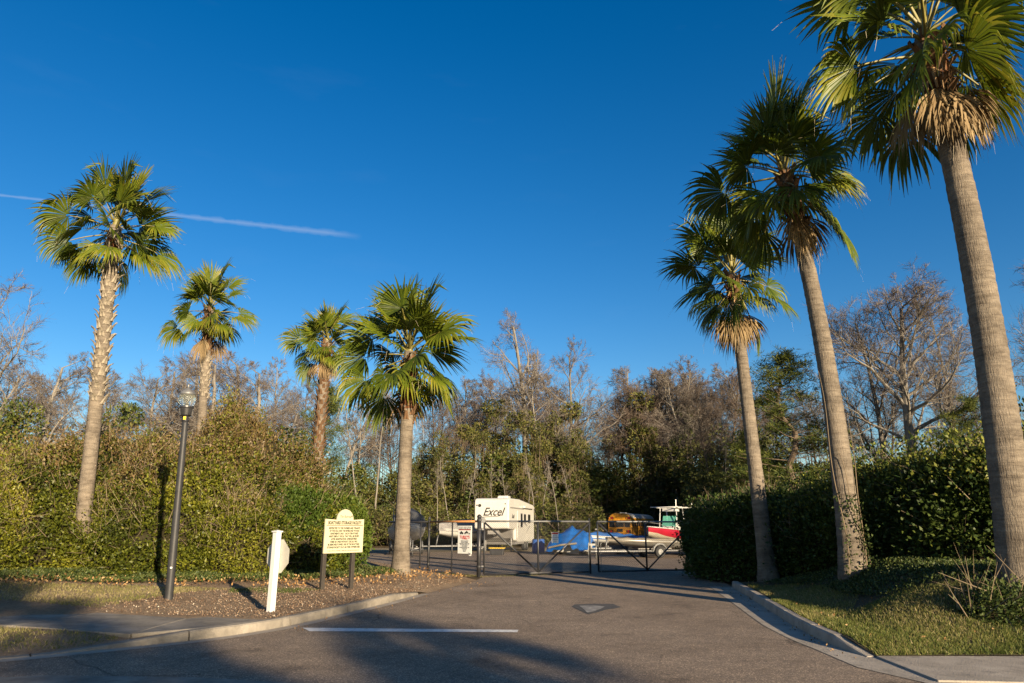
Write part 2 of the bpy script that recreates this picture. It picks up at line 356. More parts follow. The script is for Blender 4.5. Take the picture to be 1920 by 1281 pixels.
M['rv_grey'] = surf('rv_grey', (0.20, 0.19, 0.18), 0.55, 0.15, 3)
M['rubber'] = surf('rubber', (0.022, 0.022, 0.022), 0.85, 0.25, 8)
M['rim'] = surf('wheel_rim', (0.25, 0.25, 0.24), 0.4, 0.1, metal=0.5)
M['dark_glass'] = surf('tinted_glass', (0.012, 0.014, 0.018), 0.08, 0.2, 3, spec=0.6)
M['bus_yellow'] = surf('bus_yellow', (0.50, 0.215, 0.012), 0.4, 0.1, 2, coat=0.2, dirt=(0.33, 0.16, 0.02))
M['bus_white'] = surf('bus_roof_white', (0.45, 0.43, 0.38), 0.5, 0.1, 2, dirt=(0.4, 0.37, 0.3))
M['lamp_red'] = surf('red_lens', (0.30, 0.015, 0.012), 0.25, 0.1)
M['lamp_amber'] = surf('amber_lens', (0.5, 0.16, 0.01), 0.25, 0.1)
M['boat_red'] = surf('gelcoat_red', (0.27, 0.010, 0.022), 0.22, 0.08, 2, coat=0.4)
M['boat_cream'] = surf('gelcoat_cream', (0.32, 0.28, 0.21), 0.4, 0.1, 2, dirt=(0.2, 0.17, 0.12))
M['boat_white'] = surf('gelcoat_white', (0.42, 0.41, 0.38), 0.3, 0.06, 2)
M['boat_alu'] = surf('boat_aluminium', (0.22, 0.21, 0.185), 0.42, 0.15, 4, metal=0.5)
M['canvas_dark'] = surf('dark_canvas', (0.045, 0.047, 0.05), 0.85, 0.25, 3, 0.4, 30)
M['canvas_tan'] = surf('tan_canvas', (0.20, 0.17, 0.13), 0.85, 0.2, 3, 0.4, 30)
M['canvas_grey'] = surf('grey_canvas', (0.21, 0.20, 0.19), 0.85, 0.2, 3, 0.4, 30)
M['tarp'] = surf('blue_tarp', (0.006, 0.075, 0.27), 0.36, 0.35, 3, 0.9, 7, spec=0.5)
M['blue_cover'] = surf('blue_boat_cover', (0.03, 0.12, 0.34), 0.7, 0.25, 3, 0.3, 25)
M['barrel_blue'] = surf('barrel_blue', (0.02, 0.07, 0.25), 0.45, 0.12, 3)
M['cone'] = surf('cone_orange', (0.75, 0.13, 0.02), 0.55, 0.12)
def glass(name, c, rough, alpha_mix):
    m, nt, N, L, b = nodes_of(name)
    n = noise_node(N, L, 6, 3); L.new(ramp(N, L, n.outputs[0], [(0.3, tuple(x * .92 for x in c)), (0.7, c)]), b.inputs['Base Color'])
    b.inputs['Roughness'].default_value = rough; b.inputs['Transmission Weight'].default_value = alpha_mix; b.inputs['IOR'].default_value = 1.3
    return m
M['globe'] = glass('ribbed_globe', (0.72, 0.74, 0.66), 0.10, 0.9)
M['windshield'] = glass('green_windshield', (0.18, 0.55, 0.42), 0.1, 0.5)

# ================================================================== the setting
def sheet(name, pts, z, m, parent=None, kind='structure'):
    me = bpy.data.meshes.new(name); me.from_pydata([(x, y, z) for x, y in pts], [], [tuple(range(len(pts)))])
    me.materials.append(m); me.update()
    if me.polygons[0].normal.z < 0: me.flip_normals()
    o = link_mesh(name, me, parent)
    if not parent: o['kind'] = kind
    return o
def resample(path, ds):
    P = np.array(path, float); d = np.r_[0, np.cumsum(np.linalg.norm(np.diff(P, axis=0), axis=1))]
    n = max(2, int(round(d[-1] / ds)) + 1); s = np.linspace(0, d[-1], n)
    return np.stack([np.interp(s, d, P[:, k]) for k in range(P.shape[1])], 1)
def smooth_path(path, ds, it=8):
    P = resample(path, ds)
    for _ in range(it): P[1:-1] = (P[:-2] + 2 * P[1:-1] + P[2:]) / 4
    return resample(P, ds)
def normals2(P):
    t = np.gradient(P, axis=0); t /= np.linalg.norm(t, axis=1)[:, None]
    return np.stack([-t[:, 1], t[:, 0]], 1)          # left of travel
def sstep(x): x = np.clip(x, 0, 1); return x * x * (3 - 2 * x)
def in_poly(P, poly):
    x, y = P[:, 0], P[:, 1]; r = np.zeros(len(P), bool); n = len(poly)
    for i in range(n):
        x1, y1 = poly[i]; x2, y2 = poly[(i + 1) % n]
        c = ((y1 > y) != (y2 > y)) & (x < (x2 - x1) * (y - y1) / (y2 - y1 + 1e-12) + x1); r ^= c
    return r

sheet('ground', [(-1500, -300), (1500, -300), (1500, 2500), (-1500, 2500)], 0.0, M['earth'])
LEFT_EDGE = [(-60, 7.9), (-14, 8.1), (-9.5, 8.45), (-7.6, 9.1), (-6.57, 9.75), (-5.58, 10.6), (-4.6, 11.5), (-3.98, 12.6), (-3.58, 13.9), (-3.01, 16.0), (-2.35, 19.0), (-1.7, 21.4), (-1.15, 23.9)]
LE = smooth_path(LEFT_EDGE[1:], 0.25, 6)
RIGHT_KERB = [(4.66, 9.9), (4.62, 10.4), (4.66, 11.3), (4.90, 13.0), (5.24, 14.9), (5.80, 18.0), (6.35, 21.2)]
RK = smooth_path(RIGHT_KERB, 0.25, 4)
road_poly = [(-60, 7.9)] + [tuple(p) for p in LE[::2]] + [(-1.0, 25.6), (-3.0, 28.3), (-13, 29.3), (-17, 54), (26, 56), (25, 30), (8.5, 28.8), (6.9, 24.5), (6.5, 22)] + \
            [tuple(p) for p in RK[::-2]] + [(4.5, 9.6), (4.6, 8.2), (5.2, 7.9), (60, 7.6), (60, -16), (-60, -16)]
sheet('road', road_poly, 0.004, M['asphalt'])
# gutters
rn = normals2(RK); gl = RK + rn * np.interp(np.arange(len(RK)), [0, 12, len(RK) - 1], [0.34, 0.5, 0.62])[:, None]
gut_r = [(8.2, 7.85), (5.2, 7.95), (4.55, 8.3), (4.22, 9.2)] + [tuple(p) for p in gl[3:]] + [tuple(p) for p in (RK + rn * 0.0)[::-1]] + [(4.66, 9.9), (8.2, 9.9)]
sheet('gutter', gut_r, 0.010, M['concrete'])
ln = normals2(LE); gli = LE - ln * 0.24
i0 = int(len(LE) * 0.02); i1 = int(len(LE) * 0.79)
sheet('gutter', [tuple(p) for p in gli[i0:i1]] + [tuple(p) for p in LE[i0:i1][::-1]], 0.009, M['concrete'])
sheet('gutter', [(-16, 7.55), (-1.1, 7.85), (-1.6, 8.12), (-3.6, 8.60), (-5.4, 8.72), (-5.75, 8.60), (-6.1, 8.74), (-16, 8.0)], 0.012, M['concrete_b'])

def kerb(name, P, side, hfun, m, step=8):
    root = bpy.data.objects.new(name, None); col.objects.link(root); root['kind'] = 'structure'
    nn = normals2(P) * side
    prof = [(0.0, -0.05), (0.012, 0.45), (0.022, 0.86), (0.05, 1.0), (0.165, 1.0), (0.175, 0.9), (0.175, -0.05)]
    for a in range(0, len(P) - 1, step):
        b = min(a + step, len(P) - 1); rows = []
        for j in range(a, b + 1):
            h = hfun(j / (len(P) - 1)); p = P[j].copy()
            t = P[min(j + 1, len(P) - 1)] - P[max(j - 1, 0)]; t /= np.linalg.norm(t)
            if j == a and a > 0: p = p + t * 0.012
            if j == b and b < len(P) - 1: p = p - t * 0.012
            rows.append([(p[0] + nn[j, 0] * o, p[1] + nn[j, 1] * o, h * z if z > 0 else -0.03) for o, z in prof])
        V = [q for r_ in rows for q in r_]; n = len(prof); F = []
        for i in range(len(rows) - 1):
            for k in range(n - 1): F.append((i * n + k, i * n + k + 1, (i + 1) * n + k + 1, (i + 1) * n + k))
        F.append(tuple(range(n))); F.append(tuple(reversed(range((len(rows) - 1) * n, len(rows) * n))))
        mb = MB(); mb.add(V, F); mb.build('kerb_segment', m, root)
    return root
def hl(s):      # kerb drops to a ramp where the footpath meets the drive, then rises, and runs out near the gate
    return float(np.interp(s, [0, .16, .24, .36, .44, .72, .785, 1], [.13, .13, .02, .02, .15, .15, .06, .06]))
iE = int(len(LE) * 0.785)
kerb('kerb', LE[:iE], 1, lambda s: hl(s * 0.785), M['concrete_b'])
kerb('kerb', RK, -1, lambda s: float(np.interp(s, [0, .09, 1], [.02, .16, .17])), M['concrete'])

# verges: ruled sheets with real height
surfaces = []
def grid_sheet(name, G, m, kind='structure', smooth=True):
    a, b = G.shape[:2]; V = G.reshape(-1, 3)
    I = np.arange(a * b).reshape(a, b)
    F = np.stack([I[:-1, :-1], I[1:, :-1], I[1:, 1:], I[:-1, 1:]], -1).reshape(-1, 4)
    me = np_mesh(name, V, F, m, smooth=smooth)
    if sum(p.normal.z for p in me.polygons) < 0: me.flip_normals()
    surfaces.append((V, F))
    o = link_mesh(name, me); o['kind'] = kind; return o
nL = len(LE); s = np.linspace(0, 1, nL)
ez = np.array([max(hl(q) - 0.012, 0.02) if q < .785 else .010 for q in s])
back = resample([(-44, 16), (-34, 24), (-22, 31), (-9, 32), (-2.2, 25.2)], 0.1); back = np.stack([np.interp(s, np.linspace(0, 1, len(back)), back[:, k]) for k in (0, 1)], 1)
start = LE + normals2(LE) * np.where(s < .785, 0.16, -0.06)[:, None]
nv = 44; G = np.zeros((nL, nv, 3))
for k in range(nv):
    v = (k / (nv - 1)) ** 1.5
    P = start * (1 - v) + back * v; d = np.linalg.norm(P - start, axis=1)
    flat = np.interp(s, [0, .35, .6, 1], [5.0, 4.2, 1.0, 0.5])
    tgt = np.where(s < .45, 0.12, np.where(s < .785, ez, np.interp(s, [.785, .85, 1], [.12, .07, .05])))
    z = ez + (tgt - ez) * sstep(d / 0.8) + 0.045 * np.clip(d - flat, 0, 9)
    z += 0.018 * vnoise(np.c_[P * 1.1, np.zeros(nL)], 3) * sstep((d - .3) / 1.0)
    G[:, k, 0], G[:, k, 1], G[:, k, 2] = P[:, 0], P[:, 1], z
grid_sheet('mulch_bed', G, M['mulch'])
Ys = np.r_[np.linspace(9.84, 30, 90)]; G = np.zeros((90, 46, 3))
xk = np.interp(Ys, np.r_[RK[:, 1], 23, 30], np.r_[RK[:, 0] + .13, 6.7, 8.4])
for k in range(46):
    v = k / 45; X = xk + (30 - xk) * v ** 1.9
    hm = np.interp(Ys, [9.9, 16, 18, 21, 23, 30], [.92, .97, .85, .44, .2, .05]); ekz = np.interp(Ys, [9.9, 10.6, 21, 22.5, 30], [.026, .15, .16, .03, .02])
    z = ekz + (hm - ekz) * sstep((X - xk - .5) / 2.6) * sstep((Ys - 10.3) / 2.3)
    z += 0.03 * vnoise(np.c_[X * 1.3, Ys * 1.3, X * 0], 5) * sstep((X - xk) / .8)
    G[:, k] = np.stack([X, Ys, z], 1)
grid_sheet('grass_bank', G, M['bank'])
from mathutils.bvhtree import BVHTree
bvhs = [BVHTree.FromPolygons([tuple(p) for p in V], [tuple(f) for f in F]) for V, F in surfaces]
def height(x, y):
    z = 0.0
    for b in bvhs:
        h = b.ray_cast(Vector((x, y, 20)), Vector((0, 0, -1)))
        if h[0] is not None: z = max(z, h[0].z)
    return z
# footpaths
def slabs(name, polys, z, m, thick=0.12):
    root = bpy.data.objects.new(name, None); col.objects.link(root); root['kind'] = 'structure'
    for p in polys: MB().prism(p, z - thick, z, 'z').build('paving_slab', m, root, bevel=0.006, seg=1)
slabs('footpath', [[(-5.62, 11.02), (-4.75, 11.75), (-4.22, 12.62), (-5.35, 13.02), (-5.62, 12.8)],
                   [(-5.64, 11.0), (-5.64, 12.85), (-7.6, 13.65), (-8.0, 11.92)],
                   [(-8.02, 11.93), (-7.62, 13.66), (-9.9, 14.5), (-10.4, 12.75)],
                   [(-10.42, 12.76), (-9.92, 14.51), (-13.4, 15.3), (-13.9, 13.5)], [(-13.92, 13.5), (-13.42, 15.31), (-30, 17), (-30, 15)]], 0.142, M['concrete_b'])
slabs('footpath', [[(4.7, 8.36), (8.2, 7.95), (8.2, 9.86), (4.78, 9.86)], [(8.22, 7.94), (11.5, 7.9), (11.5, 9.86), (8.22, 9.86)], [(11.52, 7.9), (16, 7.9), (16, 9.86), (11.52, 9.86)], [(16.02, 7.9), (45, 7.9), (45, 9.86), (16.02, 9.86)]], 0.030, M['concrete'])
# road markings and the patched hole
mk = [gnd(567, 1178.5), gnd(972, 1182.5), gnd(970, 1187), gnd(580, 1185)]
sheet('stop_line', [(p.x, p.y) for p in mk], 0.012, M['road_paint'])
pe = [gnd(*p) for p in ((1072, 1138), (1078, 1134), (1110, 1133), (1150, 1133), (1158, 1137), (1166, 1139), (1152, 1142), (1136, 1144), (1122, 1149), (1104, 1153), (1090, 1147))]
sheet('road_patch', [(p.x, p.y) for p in pe], 0.009, M['patch_edge'])
pe = [gnd(*p) for p in ((1086, 1137), (1112, 1136), (1134, 1138.5), (1126, 1143), (1112, 1148), (1101, 1150), (1094, 1143))]
sheet('road_patch', [(p.x, p.y) for p in pe], 0.013, M['patch'])
sheet('gravel_strip', [(-16.5, 50.5), (-2, 52.2), (10, 53), (26, 54), (26, 64), (-18, 61)], 0.010, M['sand'])

# ================================================================== scatter tools
def leaf_quads(P, D, L, W, rng, fold=0.25, tilt=0.8):
    """one folded rhombus per row of P, growing roughly along D"""
    n = len(P); d = D + rng.normal(0, tilt, (n, 3)); d /= np.linalg.norm(d, axis=1)[:, None] + 1e-9
    r = rng.normal(0, 1, (n, 3)); s = np.cross(d, r); s /= np.linalg.norm(s, axis=1)[:, None] + 1e-9
    u = np.cross(s, d); L = np.broadcast_to(L, (n,))[:, None]; W = np.broadcast_to(W, (n,))[:, None]
    a = P; b = P + d * L * .45 + s * W * .5 + u * W * fold; c = P + d * L; e = P + d * L * .45 - s * W * .5 + u * W * fold
    V = np.stack([a, b, c, e], 1).reshape(-1, 3); F = np.arange(4 * n).reshape(-1, 4)
    return V, F
def sticks(P, D, L, W, rng, wob=0.3):
    """thin tapering twigs, one narrow quad each"""
    n = len(P); d = D + rng.normal(0, wob, (n, 3)); d /= np.linalg.norm(d, axis=1)[:, None] + 1e-9
    r = rng.normal(0, 1, (n, 3)); s = np.cross(d, r); s /= np.linalg.norm(s, axis=1)[:, None] + 1e-9
    L = np.broadcast_to(L, (n,))[:, None]; W = np.broadcast_to(W, (n,))[:, None]
    V = np.stack([P - s * W * .5, P + s * W * .5, P + d * L + s * W * .12, P + d * L - s * W * .12], 1).reshape(-1, 3)
    i = np.arange(n)[:, None] * 4
    F = np.concatenate([i + [0, 1, 2, 3]], 0)
    return V, F
def join(parts):
    V = []; F = []; T = []; Mi = []; o = 0
    for v, f, t, m in parts:
        V.append(v); F.append(f + o); T.append(np.broadcast_to(t, (len(f),))); Mi.append(np.full(len(f), m)); o += len(v)
    return np.concatenate(V), np.concatenate(F), np.concatenate(T), np.concatenate(Mi)

def on_ground(P):
    return np.array([height(x, y) for x, y in P])
def blades(name, label, cat, poly, n, h, m, seed, lean=0.5, w=0.008, tint=(0, 1), clump=1.2):
    rng = np.random.default_rng(seed); poly = [tuple(p) for p in poly]
    lo = np.min(poly, 0); hi = np.max(poly, 0); P = rng.uniform(lo, hi, (n * 4, 2)); P = P[in_poly(P, poly)]
    k = vnoise(np.c_[P * clump, P[:, :1] * 0], seed) + .5 * vnoise(np.c_[P * clump * 4, P[:, :1] * 0], seed + 1)
    P = P[(k + rng.normal(0, .5, len(P))) > -.45][:n]
    z = on_ground(P); P3 = np.c_[P, z]
    k = vnoise(np.c_[P * .9, z * 0], seed + 2)
    D = np.tile([0, 0, 1.0], (len(P), 1))
    V, F = sticks(P3, D, h * rng.uniform(.5, 1.3, len(P)), w, rng, lean)
    t = np.clip(tint[0] + (tint[1] - tint[0]) * (.45 + .25 * k + rng.normal(0, .2, len(P))), 0, 1)
    o = link_mesh(name, np_mesh(name, V, F, m, t)); return tag(o, label, cat, kind='stuff')
def ground_leaves(name, label, cat, poly, n, L, m, seed, up=0.6, lift=0.03, tint=(0, 1), thick=0.0):
    rng = np.random.default_rng(seed); poly = [tuple(p) for p in poly]
    lo = np.min(poly, 0); hi = np.max(poly, 0); P = rng.uniform(lo, hi, (n * 4, 2)); P = P[in_poly(P, poly)]
    k = vnoise(np.c_[P * 1.1, P[:, :1] * 0], seed); P = P[(k + rng.normal(0, .6, len(P))) > -.3][:n]
    z = on_ground(P) + rng.uniform(0.004, 0.004 + lift, len(P)) + thick * rng.uniform(0, 1, len(P)) * (0.6 + 0.4 * vnoise(np.c_[P * 1.5, P[:, :1] * 0], seed + 4))
    V, F = leaf_quads(np.c_[P, z], np.tile([0, 0, up], (len(P), 1)), L * rng.uniform(.6, 1.3, len(P)), L * .6, rng)
    V[:, 2] = np.maximum(V[:, 2], np.repeat(z, 4) - 0.0)
    o = link_mesh(name, np_mesh(name, V, F, m, np.clip(tint[0] + (tint[1] - tint[0]) * rng.uniform(0, 1, len(P)), 0, 1))); return tag(o, label, cat, kind='stuff')

# ================================================================== palms
def frond_mesh(name, pitch, Lp, Lb, nseg, droop, spread, seed, dead=False, roll=0.0, sag=0.05):
    rg = random.Random(seed); V = []; F = []; T = []; Mi = []
    def quad(a, b, c, d, t, m):
        F.append((a, b, c, d)); T.append(t); Mi.append(m)
    p = Vector((0, 0, 0)); d = Vector((math.cos(R(pitch)), 0, math.sin(R(pitch)))); pts = [p.copy()]
    for i in range(5):
        p = p + d * (Lp / 5); pts.append(p.copy()); d.z -= sag; d.normalize()
    side = Vector((0, 1, 0)); up = d.cross(side) * -1
    if up.dot(Vector((-math.sin(R(pitch)), 0, math.cos(R(pitch))))) < 0: up = -up
    # petiole: flat three-sided stem
    for i, q in enumerate(pts):
        w = 0.048 * (1 - .55 * i / 5)
        V.extend([q - side * w, q + side * w, q - up * w * .8])
        if i:
            a = len(V) - 6; b = len(V) - 3
            for k in range(3): quad(a + k, a + (k + 1) % 3, b + (k + 1) % 3, b + k, .5, 1)
    rm = Matrix.Rotation(roll, 3, d); side = rm @ side; up = rm @ up; hub = pts[-1]
    dphi = 2 * R(spread) / nseg; base_t = rg.uniform(.30, .55); ST = (0.06, .30, .55, .70, .84)
    for k in range(nseg):
        phi = -R(spread) + dphi * (k + .5) + rg.gauss(0, .02)
        L = Lb * (.60 + .40 * math.cos(phi * .78)) * rg.uniform(.9, 1.06)
        dr = (d * math.cos(phi) + side * math.sin(phi) + up * (.22 * abs(math.sin(phi)) - .06)).normalized()
        q = hub + d * 0.0; g = droop * rg.uniform(.6, 1.5); brk = rg.random() < .12
        last = None; tprev = 0; t0 = base_t + rg.gauss(0, .10)
        for j, t in enumerate(ST):
            dt = t - tprev; tprev = t; q = q + dr * (L * dt)
            dr = dr + Vector((0, 0, -1)) * g * dt * (0.35 if t < .45 else 1.9) + Vector((rg.gauss(0, .02), rg.gauss(0, .02), 0))
            if brk and j == 3: dr = dr + Vector((0, 0, -1.0))
            dr.normalize()
            w = min(t, .55) * L * math.tan(dphi / 2) * 1.12
            if t > .55: w *= max(.12, (1 - (t - .55) / .50))
            sd = up.cross(dr); sd = sd.normalized() if sd.length > 1e-4 else side
            nn = dr.cross(sd).normalized()
            o = len(V); V.extend([q - sd * w, q + nn * w * (.7 if not dead else 1.2), q + sd * w])
            if last is not None:
                tt = min(1, max(0, t0 + .07 * j + rg.gauss(0, .05)))
                quad(last, last + 1, o + 1, o, tt, 0); quad(last + 1, last + 2, o + 2, o + 1, tt, 0)
            last = o
        tip = q + dr * (L * .2); o = len(V); V.append(tip); V.append(tip + Vector((.004, .004, 0)))
        quad(last, last + 1, o, o + 1, min(1, t0 + .25), 0); quad(last + 1, last + 2, o + 1, o, min(1, t0 + .25), 0)
        if rg.random() < .13:     # loose thread at the tip
            e = tip + dr * L * rg.uniform(.08, .22) + Vector((rg.gauss(0, .05), rg.gauss(0, .05), -rg.uniform(.03, .16))); o = len(V)
            V.extend([tip, tip + sd * .006, e + sd * .003, e]); quad(o, o + 1, o + 2, o + 3, .9, 2)
    mats = [M['frond_dead'] if dead else M['frond'], M['petiole_dead'] if dead else M['petiole'], M['filament']]
    return np_mesh(name, [tuple(v) for v in V], F, mats, T, Mi)
PITCH = [82, 66, 50, 34, 18, 2, -16, -36]
FM = []
for i, pt in enumerate(PITCH):
    FM.append([frond_mesh('frond', pt + random.Random(i * 9 + k).uniform(-5, 5), [.62, .95, 1.25][k] - (.15 if i < 2 else 0), [1.30, 1.26, 1.18][k], 30, [.14, .2, .3, .4, .52, .66, .85, 1.05][i] * (.7 + .35 * k), (102, 90, 106)[k] - i * 2, i * 11 + k, roll=(-.75, .15, .8)[k], sag=(.03, .05, .08)[k]) for k in range(3)])
FY = [frond_mesh('frond', -20 - 22 * k, 1.0, 1.05, 34, 1.5, 100, 300 + k, roll=.3 * k) for k in range(2)]
DEAD = [frond_mesh('dead_frond', -62 - 9 * k, .75, 1.15, 26, .9, 46 + 8 * k, 400 + k, dead=True, roll=.4 * k - .4, sag=.1) for k in range(3)]
def boot_mesh(L, w, th, out, m, seed):
    rg = random.Random(seed); mb = MB(); mb2 = []
    # a split, upward-flaring stub: wide clasping base, two prongs
    rows = []
    for j, t in enumerate((0, .35, .7, 1.0)):
        y = w * (1 - .45 * t); x = out * t ** 1.5; z = L * t; tk = th * (1 - .5 * t)
        rows.append([(x, -y, z - .15 * w), (x + tk, -y * .5, z), (x + tk * .6, 0, z - .10 * t * L), (x + tk, y * .5, z), (x, y, z - .15 * w), (x - th * .6, 0, z)])
    rows[-1] = [(q[0] + rg.uniform(-.01, .02), q[1], q[2] + rg.uniform(-.03, .05)) for q in rows[-1]]
    V = [q for r in rows for q in r]; F = []
    for i in range(3):
        for k in range(6): F.append((i * 6 + k, i * 6 + (k + 1) % 6, (i + 1) * 6 + (k + 1) % 6, (i + 1) * 6 + k))
    F.append(tuple(range(18, 24))); mb.add(V, F)
    return mb.mesh('leaf_base', m)
BOOTS = [boot_mesh(.32, .125, .055, .10 + .04 * k, M['boot'], k) for k in range(3)]
BOOTS_D = [boot_mesh(.32, .11, .045, .10 + .03 * k, M['boot_dark'], 10 + k) for k in range(3)]

def palm(label, base, top, r0, r1, nfr, seed, boots=None, boots_dark=None, dead=3, scale=1.0, flare=.25, bow=(0, 0), group=None, fibre=1.0, yellow=2, skirt=None, rot0=0.0):
    """boots: z range (fractions of the trunk) clad in pale leaf bases; fibre: metres of reddish fibre under the crown"""
    rg = random.Random(seed); b = Vector(base); tp = Vector(top) - b
    t = thing('palm_tree', label, 'palm tree', b, group=group)
    Hh = tp.z
    def axis(f): return Vector((tp.x * f + bow[0] * math.sin(math.pi * f), tp.y * f + bow[1] * math.sin(math.pi * f), Hh * f))
    def rad(f): return (r0 + (r1 - r0) * f) * (1 + flare * math.exp(-f * Hh / .45))
    n = int(Hh / .10); pts = []; rr = []
    for i in range(n + 1):
        f = i / n; pts.append(axis(f) + (Vector((0, 0, -.25)) if i == 0 else Vector())); rr.append(rad(f) * (1 + (.018 if i % 2 else -.012) + rg.gauss(0, .010)))
    MB().tube(pts, rr, 20).build('trunk', M['palm_bark'], t, smooth=True)
    # reddish fibre sheath under the crown: ragged, wider
    if fibre:
        m = 22; f0 = 1 - fibre / Hh; mb = MB(); P2 = []; R2 = []
        for i in range(m + 1):
            f = f0 + (.985 - .35 / Hh - f0) * i / m; P2.append(axis(f)); R2.append(rad(f) * (1.02 + .22 * sstep(i / m * 1.6) + rg.gauss(0, .05)))
        mb.tube(P2, R2, 15)
        mb.v = [(x + rg.gauss(0, .018), y + rg.gauss(0, .018), z + rg.gauss(0, .03)) for x, y, z in mb.v]
        mb.build('fibre_sheath', M['palm_fibre'], t)
    def put_boots(f0, f1, meshes, step, sc):
        k = 0; z = f0 * Hh
        while z < f1 * Hh:
            a = k * 2.39996 + rg.gauss(0, .12); c = axis(z / Hh); r = rad(z / Hh) * .93
            s_ = sc * rg.uniform(.8, 1.15)
            link_mesh('leaf_base', rg.choice(meshes), t, c + Vector((math.cos(a) * r, math.sin(a) * r, 0)), (0, rg.uniform(.0, .30), a), (s_, s_, s_ * rg.uniform(.8, 1.15)))
            z += step; k += 1
    if boots: put_boots(boots[0], boots[1], BOOTS, .047, .74)
    if boots_dark: put_boots(boots_dark[0], boots_dark[1], BOOTS_D, boots_dark[2] if len(boots_dark) > 2 else .06, 1.0)
    cr = Vector(axis(1.0))
    MB().lathe([(r1 * .8, -.55), (r1 * .75, -.1), (r1 * .5, .25), (.05, .6), (.02, .9)], 12, tuple(cr)).build('growing_bud', M['petiole'], t, smooth=True)
    for i in range(nfr):
        q = (i + .5) / nfr; cls = min(7, int(q ** .92 * 8)); az = i * 2.39996 + rg.uniform(-.25, .25) + rot0
        off = Vector((math.cos(az), math.sin(az), 0)) * (r1 * .55) + Vector((0, 0, .45 - .95 * q + rg.uniform(-.12, .12)))
        s_ = scale * rg.uniform(.78, 1.14)
        link_mesh('frond', rg.choice(FM[cls]), t, cr + off, (rg.uniform(-.22, .22), rg.uniform(-.2, .2), az), (s_, s_, s_))
    for i in range(yellow):
        az = rg.uniform(0, 6.28)
        link_mesh('frond', FY[i % 2], t, cr + Vector((math.cos(az) * r1 * .7, math.sin(az) * r1 * .7, -.55)), (0, 0, az), (scale,) * 3)
    for i in range(dead):
        az = (skirt[i] if skirt and i < len(skirt) else rg.uniform(0, 6.28)); s_ = scale * rg.uniform(.85, 1.1)
        link_mesh('dead_frond', DEAD[i % 3], t, cr + Vector((math.cos(az) * r1 * .9, math.sin(az) * r1 * .9, -.55 - .3 * rg.random())), (0, 0, az), (s_, s_, s_))
    return t
GP = None
z1 = height(-12.1, 20.4); b1 = at(158, 945, 20.4)
palm('tall palm with pale criss-cross leaf bases growing out of the wild hedge', (b1.x + .1, 20.4, z1), at(217, 425, 20.4), .205, .175, 36, 1, boots=(.45, .975), dead=0, fibre=.9, yellow=3, scale=.88)
palm('short palm with brown husked trunk and small crown standing behind the tall wild hedge', (-15.0, 34, .3), at(393, 580, 34), .22, .20, 30, 2, boots=(.62, .80), boots_dark=(.80, .99, .05), dead=3, fibre=1.6, scale=1.05)
palm('dark shaggy-trunked palm half hidden behind the palm by the gate', (-11.2, 40, .2), at(613, 640, 40), .28, .26, 32, 3, boots_dark=(.40, .99, .045), dead=4, fibre=2.5, scale=1.05)
z4 = height(-3.7, 24.2)
p4 = palm('palm with smooth trunk and rust-red torn sheath beside the boatyard gate', (-3.70, 24.2, z4 - .03), at(768, 660, 24.2), .265, .20, 38, 4, boots_dark=(.66, .98, .06), dead=1, fibre=2.3, scale=1.18, flare=.35, yellow=3)
z5 = height(7.4, 21.0)
palm('slimmer palm with hanging tan dead fronds beside the kerb end near the gate', (7.37, 21, z5), at(1372, 515, 21), .235, .155, 32, 5, boots_dark=(.90, .99, .06), dead=6, fibre=.9, scale=1.0, flare=.45, skirt=[3.6, 4.4, 5.2, 0.2, 2.9, 1.4])
z6 = height(7.5, 16.0)
palm('tall palm with vine-wrapped trunk foot in front of the glossy hedge', (7.48, 16, z6), at(1470, 320, 16), .255, .155, 35, 6, boots_dark=(.80, .99, .055), dead=4, fibre=1.5, scale=1.0, flare=.3, bow=(.22, 0), skirt=[0.0, 4.7, 5.6, 1.0])
z7 = height(8.25, 11.8)
b7 = at(1912, 1080, 11.8)
palm('largest palm with thick ringed trunk and shaggy skirt of dead fronds at the footpath end', (b7.x, 11.8, height(b7.x, 11.8)), at(1735, 70, 11.8), .30, .20, 36, 7, boots_dark=(.84, .99, .045), dead=9, fibre=1.7, scale=1.08, flare=.12, bow=(.20, 0), skirt=[4.2, 4.9, 3.6, 5.6, 4.5, 0.1, 2.8, 5.2, 3.3])
# palms across the street, behind the photographer: only their shadows reach the picture
def shade_palm(gx, gy, top, seed, nfr=34, scale=1.1):
    d = (top + 1.5) / math.tan(SUN_EL); x = gx + SUN_DIR.x * d; y = gy + SUN_DIR.y * d
    palm('palm across the street behind the photographer', (x, y, 0), (x, y, top - .4), .30, .22, nfr, seed, dead=4, fibre=1.0, scale=scale, group='palms across the street')
for a in ((-3.6, 15.6, 9.2, 21, 20, .9), (-5.6, 11.6, 8.6, 22, 22, .95), (-2.5, 11.2, 8.2, 24, 20, .95), (-12.4, 18.6, 9.0, 23, 24, 1.0)): shade_palm(*a)

